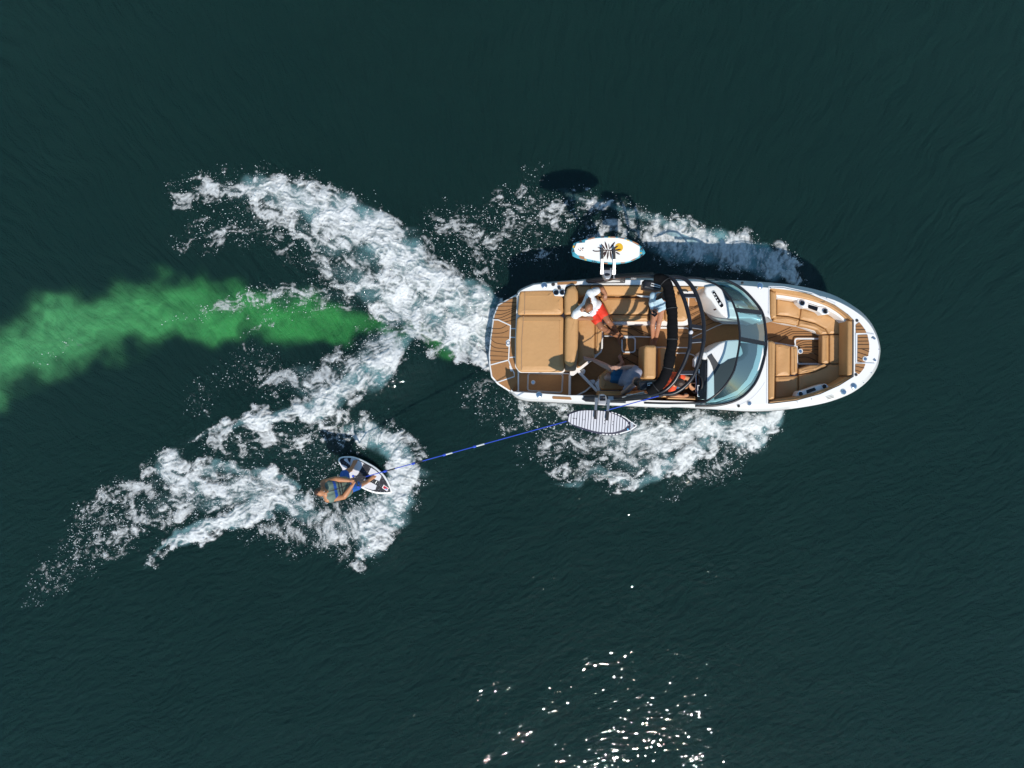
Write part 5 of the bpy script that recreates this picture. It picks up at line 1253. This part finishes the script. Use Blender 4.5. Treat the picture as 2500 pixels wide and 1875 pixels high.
def build_person(label, j, skin, face, up, shirt=None, shorts=None, sleeves=.55, leglen=.6, hs=1.0, vest=False, hands=None, feet=None, thick=1.0, long_sleeve=False, arm=1.0):
    """j: joints head neck chest belly hip, and per side L/R: sh el wr hp kn an"""
    k = thick
    g = head_geo(j['head'], face, up, hs)
    g.append(cap_geo(mid(j['head'], j['neck'], .35), j['neck'], .052 * k, .056 * k))
    shv = (Vector(j['Rsh']) - Vector(j['Lsh'])).normalized()
    tors = []
    for a, b, wa, wb, ra, rb in (('chest', 'belly', .115, .085, .105, .098), ('belly', 'hip', .085, .10, .098, .105)):
        for s in (-1, 0, 1): tors.append(cap_geo(Vector(j[a]) + shv * wa * s * k * .75, Vector(j[b]) + shv * wb * s * k * .75, ra * k, rb * k, 14))
    tors += [cap_geo(j['neck'], j['Lsh'], .058 * k, .062 * k), cap_geo(j['neck'], j['Rsh'], .058 * k, .062 * k), cap_geo(j['chest'], j['Lsh'], .10 * k, .065 * k), cap_geo(j['chest'], j['Rsh'], .10 * k, .065 * k),
             cap_geo(j['hip'], j['Lhp'], .10 * k, .09 * k), cap_geo(j['hip'], j['Rhp'], .10 * k, .09 * k)]
    g += tors
    arms, legs = {}, {}
    for s in 'LR':
        arms[s] = [(j[s + 'sh'], mid(j[s + 'sh'], j[s + 'el'], .5), .056 * k * arm, .052 * k * arm), (mid(j[s + 'sh'], j[s + 'el'], .5), j[s + 'el'], .052 * k * arm, .041 * k * arm), (j[s + 'el'], mid(j[s + 'el'], j[s + 'wr'], .3), .041 * k * arm, .043 * k * arm), (mid(j[s + 'el'], j[s + 'wr'], .3), j[s + 'wr'], .043 * k * arm, .027 * k * arm)]
        legs[s] = [(j[s + 'hp'], j[s + 'kn'], .084 * k, .056 * k), (j[s + 'kn'], mid(j[s + 'kn'], j[s + 'an'], .35), .054 * k, .054 * k), (mid(j[s + 'kn'], j[s + 'an'], .35), j[s + 'an'], .054 * k, .034 * k)]
        for a, b, ra, rb in arms[s] + legs[s]: g.append(cap_geo(a, b, ra, rb, 14))
        if hands and s in hands: g += hand_geo(j[s + 'wr'], *hands[s][:2], curl=hands[s][2], s=hs, thumb=1 if s == 'L' else -1)
        if feet and s in feet: g += foot_geo(j[s + 'an'], *feet[s], s=hs)
    base = Vector((j['hip'][0], j['hip'][1], min(v[2] for v in j.values())))
    b = body_obj('person', g, .0068, skin, loc=base, smooth_it=3)
    tag(b, label, 'person')
    if shirt is not None:
        e = .016 if not vest else .030
        sg = []
        for a, bb, wa, wb, ra, rb in (('chest', 'belly', .115, .085, .105, .098), ('belly', 'hip', .085, .10, .098, .100)):
            for s in (-1, 0, 1):
                B2 = Vector(j[bb]) if bb != 'hip' else mid(j['belly'], j['hip'], .75)
                sg.append(cap_geo(Vector(j[a]) + shv * wa * s * k * .75, B2 + shv * wb * s * k * .75, ra * k + e, rb * k + e, 16))
        nk = mid(j['neck'], j['chest'], .30)
        for s in 'LR':
            if vest: sg += [cap_geo(nk, mid(nk, j[s + 'sh'], .72), .055 * k + e * .6, .050 * k + e * .6), cap_geo(j['chest'], mid(j['chest'], j[s + 'sh'], .55), .10 * k + e, .07 * k + e)]
            else:
                sg += [cap_geo(nk, j[s + 'sh'], .056 * k + e, .062 * k + e), cap_geo(j['chest'], j[s + 'sh'], .10 * k + e, .065 * k + e)]
                t = sleeves
                if long_sleeve: sg += [cap_geo(j[s + 'sh'], j[s + 'el'], .060 * k + e * .6, .046 * k + e * .6), cap_geo(j[s + 'el'], mid(j[s + 'el'], j[s + 'wr'], .93), .046 * k + e * .6, .032 * k + e * .5)]
                else: sg.append(cap_geo(j[s + 'sh'], mid(j[s + 'sh'], j[s + 'el'], t), .060 * k + e, .058 * k + e))
        so = body_obj('life_vest' if vest else 'shirt', sg, .011, shirt, b, smooth_it=4)
        wrinkle(so, .007, 16)
    else: so = None
    if shorts is not None:
        pg = [cap_geo(j['hip'], j['Lhp'], .118 * k, .108 * k), cap_geo(j['hip'], j['Rhp'], .118 * k, .108 * k), cap_geo(mid(j['belly'], j['hip'], .6), j['hip'], .118 * k, .118 * k)]
        for s in 'LR': pg.append(cap_geo(j[s + 'hp'], mid(j[s + 'hp'], j[s + 'kn'], leglen), .104 * k, .090 * k))
        po = body_obj('shorts', pg, .011, shorts, b, smooth_it=4); wrinkle(po, .007, 15)
    return b, so
def wrinkle(ob, amp, sc):
    me = ob.data; n = len(me.vertices); co = np.empty(n * 3, np.float32); me.vertices.foreach_get('co', co); co = co.reshape(-1, 3)
    no = np.empty(n * 3, np.float32); me.vertices.foreach_get('normal', no); no = no.reshape(-1, 3)
    d = amp * (perlin(co[:, 0] * sc, co[:, 1] * sc + co[:, 2] * sc * .7, 5) + .6 * perlin(co[:, 1] * sc * 1.7, co[:, 2] * sc * 2 + co[:, 0] * sc, 9))
    me.vertices.foreach_set('co', (co + no * d[:, None]).astype(np.float32).ravel()); me.update()
def hair_cap(parent, c, face, up, s, mat_, depth=.0, extra=()):
    f, u, sd = frame(face, up); R = Matrix((f, sd, u)).transposed(); c = Vector(c)
    g = [ball_geo(c + u * .036 * s - f * .022 * s, (.098 * s, .084 * s, .094 * s), 18, 12, R), ball_geo(c - f * .045 * s - u * .015 * s, (.070 * s, .080 * s, .085 * s), 14, 10, R)] + list(extra)
    h = body_obj('hair', g, .0075, mat_, parent, smooth_it=2)
    me = h.data; n = len(me.vertices); co = np.empty(n * 3, np.float32); me.vertices.foreach_get('co', co); co = co.reshape(-1, 3); no = np.empty(n * 3, np.float32); me.vertices.foreach_get('normal', no); no = no.reshape(-1, 3)
    d = .007 * perlin(co[:, 0] * 60, co[:, 1] * 60 + co[:, 2] * 45, 3); me.vertices.foreach_set('co', (co + no * d[:, None]).astype(np.float32).ravel()); me.update(); return h
def eyes(parent, c, face, up, s):
    f, u, sd = frame(face, up)
    for k in (-1, 1):
        e = mesh_obj('eye', *ball_geo(Vector(c) + f * .083 * s + sd * .032 * k * s + u * .008 * s, .0085 * s, 8, 6), M['eyewhite'], parent, smooth=True)
        mesh_obj('iris', *ball_geo(Vector(c) + f * .0885 * s + sd * .032 * k * s + u * .008 * s, .0055 * s, 8, 6), M['screen'], e, smooth=True)
def glasses(parent, c, face, up, s):
    f, u, sd = frame(face, up); c = Vector(c); g = []
    for k in (-1, 1): g.append(ball_geo(c + f * .094 * s + sd * .034 * k * s + u * .008 * s, (.012 * s, .030 * s, .022 * s), 10, 8, Matrix((f, sd, u)).transposed())); g.append(cap_geo(c + f * .088 * s + sd * .064 * k * s + u * .01 * s, c + sd * .084 * k * s + u * .004 * s, .005, .005, 6))
    V, Fc = join_geo(g); return mesh_obj('sunglasses', V, Fc, M['screen'], parent, smooth=True)
M['eyewhite'] = mat('eye_white', (.75, .74, .72), .2)
M['skin1'] = skin_mat('deep_tan_skin', (.30, .135, .072)); M['skin2'] = skin_mat('warm_skin', (.46, .22, .13)); M['skin3'] = skin_mat('fair_skin', (.50, .29, .21))
M['skin4'] = skin_mat('golden_skin', (.50, .24, .12)); M['skin5'] = skin_mat('sunburnt_skin', (.44, .20, .10))
M['tee'] = mat('white_tee', (.74, .77, .80), .85, bump=.3, bscale=22, bdist=.02); M['redshort'] = mat('red_shorts', (.66, .035, .012), .7, bump=.2, bscale=25)
M['bluetop'] = mat('pale_blue_top', (.42, .58, .68), .85, bump=.3, bscale=22, bdist=.02); M['greytee'] = mat('grey_tee', (.26, .26, .32), .9, bump=.3, bscale=22, bdist=.02)
M['denim'] = mat('blue_shorts', (.02, .12, .23), .8, bump=.2, bscale=25); M['coral'] = mat('red_orange_top', (.72, .075, .02), .8, bump=.3, bscale=22, bdist=.02)
M['cobalt'] = mat('bright_blue_shorts', (.012, .10, .40), .7, bump=.2, bscale=25); M['sage'] = mat('sage_vest', (.13, .185, .15), .75, var=.25, vscale=14, bump=.2)
M['darkhair'] = mat('dark_hair', (.012, .008, .007), .5); M['brownhair'] = mat('brown_hair', (.045, .022, .014), .5); M['stubble'] = mat('shaved_hair', (.05, .03, .025), .7)
M['vestband'] = mat('vest_blue_band', (.01, .07, .34), .6); M['vestdark'] = mat('vest_dark_panel', (.03, .035, .035), .7)
def J(f, x, y, z): return W(*src(f, x, y), z)

# man on the aft corner seat: white tee, red shorts, bald
j = dict(head=J('4', 612, 90, 1.50), neck=J('4', 590, 60, 1.33), chest=J('4', 590, 55, 1.20), belly=J('4', 650, 80, 1.0), hip=J('4', 720, 110, .87),
         Lsh=J('3', 640, 1395, 1.27), Lel=J('3', 860, 1300, 1.10), Lwr=J('3', 940, 1405, 1.04), Rsh=J('4', 370, 210, 1.27), Rel=J('4', 320, 290, 1.06), Rwr=J('4', 560, 300, 1.02),
         Lhp=J('4', 800, 80, .86), Lkn=J('4', 985, 350, .90), Lan=J('4', 1165, 570, .44), Rhp=J('4', 690, 200, .86), Rkn=J('4', 850, 470, .92), Ran=J('4', 1160, 640, .42))
fd = (-.35, -.75, -.35)
m1, sh1 = build_person('bald man in a white tee and red shorts on the aft corner seat', j, M['skin1'], fd, (-.25, -.3, 1), M['tee'], M['redshort'], sleeves=.55, leglen=.52, thick=1.06, arm=1.1,
    hands={'L': ((-.1, -.9, -.3), (0, -.1, -1), .35), 'R': ((.95, .05, -.1), (0, 0, -1), .3)}, feet={'L': ((.80, -.58, -.12),), 'R': ((.52, -.85, -.1),)})
glasses(m1, j['head'], fd, (-.25, -.3, 1), 1.0)
# woman on the port bench: pale blue top, looking at her phone
j = dict(head=J('5', 505, 660, 1.46), neck=J('5', 430, 640, 1.32), chest=J('5', 400, 680, 1.20), belly=J('5', 390, 760, 1.0), hip=J('5', 380, 850, .86),
         Lsh=J('5', 530, 690, 1.24), Lel=J('5', 520, 850, 1.02), Lwr=J('5', 370, 945, .98), Rsh=J('5', 275, 650, 1.24), Rel=J('5', 232, 800, 1.0), Rwr=J('5', 245, 900, 1.0),
         Lhp=J('5', 440, 860, .84), Lkn=J('5', 385, 1190, .88), Lan=J('5', 330, 1490, .42), Rhp=J('5', 320, 880, .84), Rkn=J('5', 262, 1200, .88), Ran=J('5', 262, 1480, .42))
fd = (.1, -.9, -.45)
m2, sh2 = build_person('woman in a pale blue long-sleeved top holding a phone on the far side bench', j, M['skin2'], fd, (0, -.4, 1), M['bluetop'], None, sleeves=.9, leglen=.12, hs=.95, thick=.86, long_sleeve=True,
    hands={'L': ((-.8, -.5, 0), (.3, -.6, .5), .8), 'R': ((.3, -.9, 0), (.6, .1, .6), .8)}, feet={'L': ((-.1, -1, -.15),), 'R': ((-.05, -1, -.15),)})
f_, u_, s_ = frame(fd, (0, -.4, 1))
hair_cap(m2, j['head'], fd, (0, -.4, 1), .95, M['darkhair'], extra=[cap_geo(Vector(j['head']) - f_ * .06, J('5', 440, 640, 1.44), .06, .05), cap_geo(J('5', 440, 640, 1.44), J('5', 345, 710, 1.36), .05, .028)])
eyes(m2, j['head'], fd, (0, -.4, 1), .95)
pc_ = J('5', 278, 985, 1.02); V, Fc = box_geo(pc_, (.055, -.045, .02), (.028, .030, .012), (-.003, -.002, .006))
tag(mesh_obj('phone', V, Fc, M['screen'], None, loc=tuple(pc_)), 'dark phone held by the woman in the pale blue top', 'phone')
# man lounging on the near side: grey tee, blue shorts
j = dict(head=J('4', 1555, 1530, 1.30), neck=J('4', 1500, 1480, 1.18), chest=J('4', 1460, 1450, 1.10), belly=J('4', 1370, 1430, .98), hip=J('4', 1280, 1420, .86),
         Rsh=J('4', 1560, 1330, 1.16), Rel=J('4', 1480, 1235, 1.02), Rwr=J('4', 1200, 1245, 1.10), Lsh=J('4', 1430, 1570, 1.14), Lel=J('m', 960, 630, 1.08), Lwr=J('m', 1170, 440, 1.22),
         Rhp=J('4', 1260, 1350, .86), Rkn=J('4', 1030, 1260, 1.0), Ran=J('4', 690, 1090, .84), Lhp=J('4', 1240, 1460, .86), Lkn=J('4', 960, 1440, .96), Lan=J('4', 1265, 1150, .43))
fd = (-.8, .25, -.35)
m3, sh3 = build_person('man in a grey tee and blue shorts lounging on the near side seat', j, M['skin3'], fd, (.2, 0, 1), M['greytee'], M['denim'], sleeves=.55, leglen=.60, thick=1.06, arm=1.1,
    hands={'R': ((-.95, 0, -.2), (0, 0, -1), .25), 'L': ((.6, .5, .4), (.4, .6, -.3), .6)}, feet={'R': ((-.85, .1, .45), (.4, 0, 1)), 'L': ((-.35, .85, -.15),)})
hair_cap(m3, j['head'], fd, (.2, 0, 1), 1.0, M['darkhair']); eyes(m3, j['head'], fd, (.2, 0, 1), 1.0)
# driver at the wheel
j = dict(head=J('6', 790, 830, 1.46), neck=J('6', 700, 810, 1.32), chest=J('6', 650, 800, 1.20), belly=J('6', 580, 800, 1.0), hip=J('6', 530, 800, .92),
         Lsh=J('6', 725, 690, 1.25), Lel=J('6', 950, 740, 1.10), Lwr=J('6', 985, 890, 1.08), Rsh=J('6', 640, 930, 1.25), Rel=J('6', 615, 1060, 1.06), Rwr=J('6', 860, 1090, 1.0),
         Lhp=J('6', 560, 740, .92), Lkn=J('6', 860, 730, .90), Lan=J('6', 1010, 740, .45), Rhp=J('6', 560, 870, .92), Rkn=J('6', 850, 900, .90), Ran=J('6', 1010, 910, .45))
fd = (.85, -.15, -.35)
m4, sh4 = build_person('driver in a red and orange top steering at the helm', j, M['skin4'], fd, (.35, 0, 1), M['coral'], M['denim'], sleeves=.45, leglen=.7, hs=.97, thick=.92,
    hands={'L': ((.6, -.6, 0), (.5, .2, -.6), 1.0), 'R': ((.9, .1, -.1), (0, .2, -1), .8)}, feet={'L': ((1, 0, -.15),), 'R': ((1, 0, -.15),)})
f_, u_, s_ = frame(fd, (.35, 0, 1))
hair_cap(m4, j['head'], fd, (.35, 0, 1), .97, M['brownhair'], extra=[cap_geo(Vector(j['head']) - f_ * .07, Vector(j['head']) - f_ * .11 - u_ * .06, .05, .035)]); eyes(m4, j['head'], fd, (.35, 0, 1), .97)
# rider on the wake
j = dict(head=J('8', 352, 955, 1.42), neck=J('8', 415, 950, 1.27), chest=J('8', 500, 935, 1.16), belly=J('8', 680, 890, .98), hip=J('8', 840, 850, .80),
         Lsh=J('8', 400, 790, 1.22), Lel=J('8', 625, 705, 1.08), Lwr=J('8', 885, 735, 1.08), Rsh=J('8', 475, 1090, 1.22), Rel=J('8', 790, 1050, 1.06), Rwr=J('8', 945, 835, 1.08),
         Lhp=J('8', 810, 770, .78), Lkn=J('8', 800, 610, .62), Lan=J('8', 930, 500, .25), Rhp=J('8', 870, 890, .78), Rkn=J('8', 1050, 835, .62), Ran=J('8', 1240, 755, .25))
fd = (.75, -.12, .42)
m5, sh5 = build_person('wake surfer in a sage green vest and blue shorts riding a board', j, M['skin5'], fd, (-.5, -.1, .85), M['sage'], M['cobalt'], leglen=.92, vest=True, hs=1.05, thick=1.08, arm=1.18,
    hands={'L': ((.85, .25, 0), (.3, -.5, -.6), 1.1), 'R': ((.45, .85, 0), (.5, -.2, -.6), 1.1)}, feet={'L': ((.35, .85, -.12),), 'R': ((.70, .62, -.12),)})
hair_cap(m5, j['head'], fd, (-.5, -.1, .85), 1.0, M['brownhair']); eyes(m5, j['head'], fd, (-.5, -.1, .85), 1.0)
# vest details follow its surface: a blue chest band, dark belly panels and the zip
def wrap_band(parent, a, b, w_, r, side, mat_, name, arc=(-1.35, 1.35), fwd=Vector((.3, 0, 1))):
    a, b = Vector(a), Vector(b); ax_ = (b - a).normalized(); sd = (side - ax_ * side.dot(ax_)).normalized(); up = sd.cross(ax_)
    if up.z < 0: up = -up
    V = []; Fc = []; n = 22
    for i in range(n + 1):
        t = arc[0] + (arc[1] - arc[0]) * i / n
        d = sd * math.sin(t) * r[0] + up * math.cos(t) * r[1]
        V += [a + d, b + d]
    Fc = [(2 * i, 2 * i + 1, 2 * i + 3, 2 * i + 2) for i in range(n)]
    o = mesh_obj(name, V, Fc, mat_, parent, smooth=True); md = o.modifiers.new('t', 'SOLIDIFY'); md.thickness = .012; return o
def tee_mat_by_surface(ob, fn):
    me = ob.data; n = len(me.polygons); c = np.empty(n * 3, np.float32); me.polygons.foreach_get('center', c); c = c.reshape(-1, 3) + np.array(ob['_org'], np.float32)
    me.polygons.foreach_set('material_index', fn(c).astype(np.int32)); me.update()
for m_ in ('vestband', 'vestdark'): sh5.data.materials.append(M[m_])
A_, B_ = Vector(j['chest']), Vector(j['hip']); ax_ = np.array((B_ - A_).normalized()); sdv = Vector(j['Rsh']) - Vector(j['Lsh']); sdv = np.array(sdv.normalized())
def vest_fn(c):
    t = (c - np.array(A_)) @ ax_; s = (c - np.array(A_)) @ sdv
    k = np.zeros(len(c)); k[(t > .02) & (t < .085)] = 1; k[((t > .13) & (t < .165)) | ((t > .19) & (t < .225))] = 2; k[np.abs(s) < .010] = 2; k[(np.abs(s) > .17)] = 0; return k
tee_mat_by_surface(sh5, vest_fn)
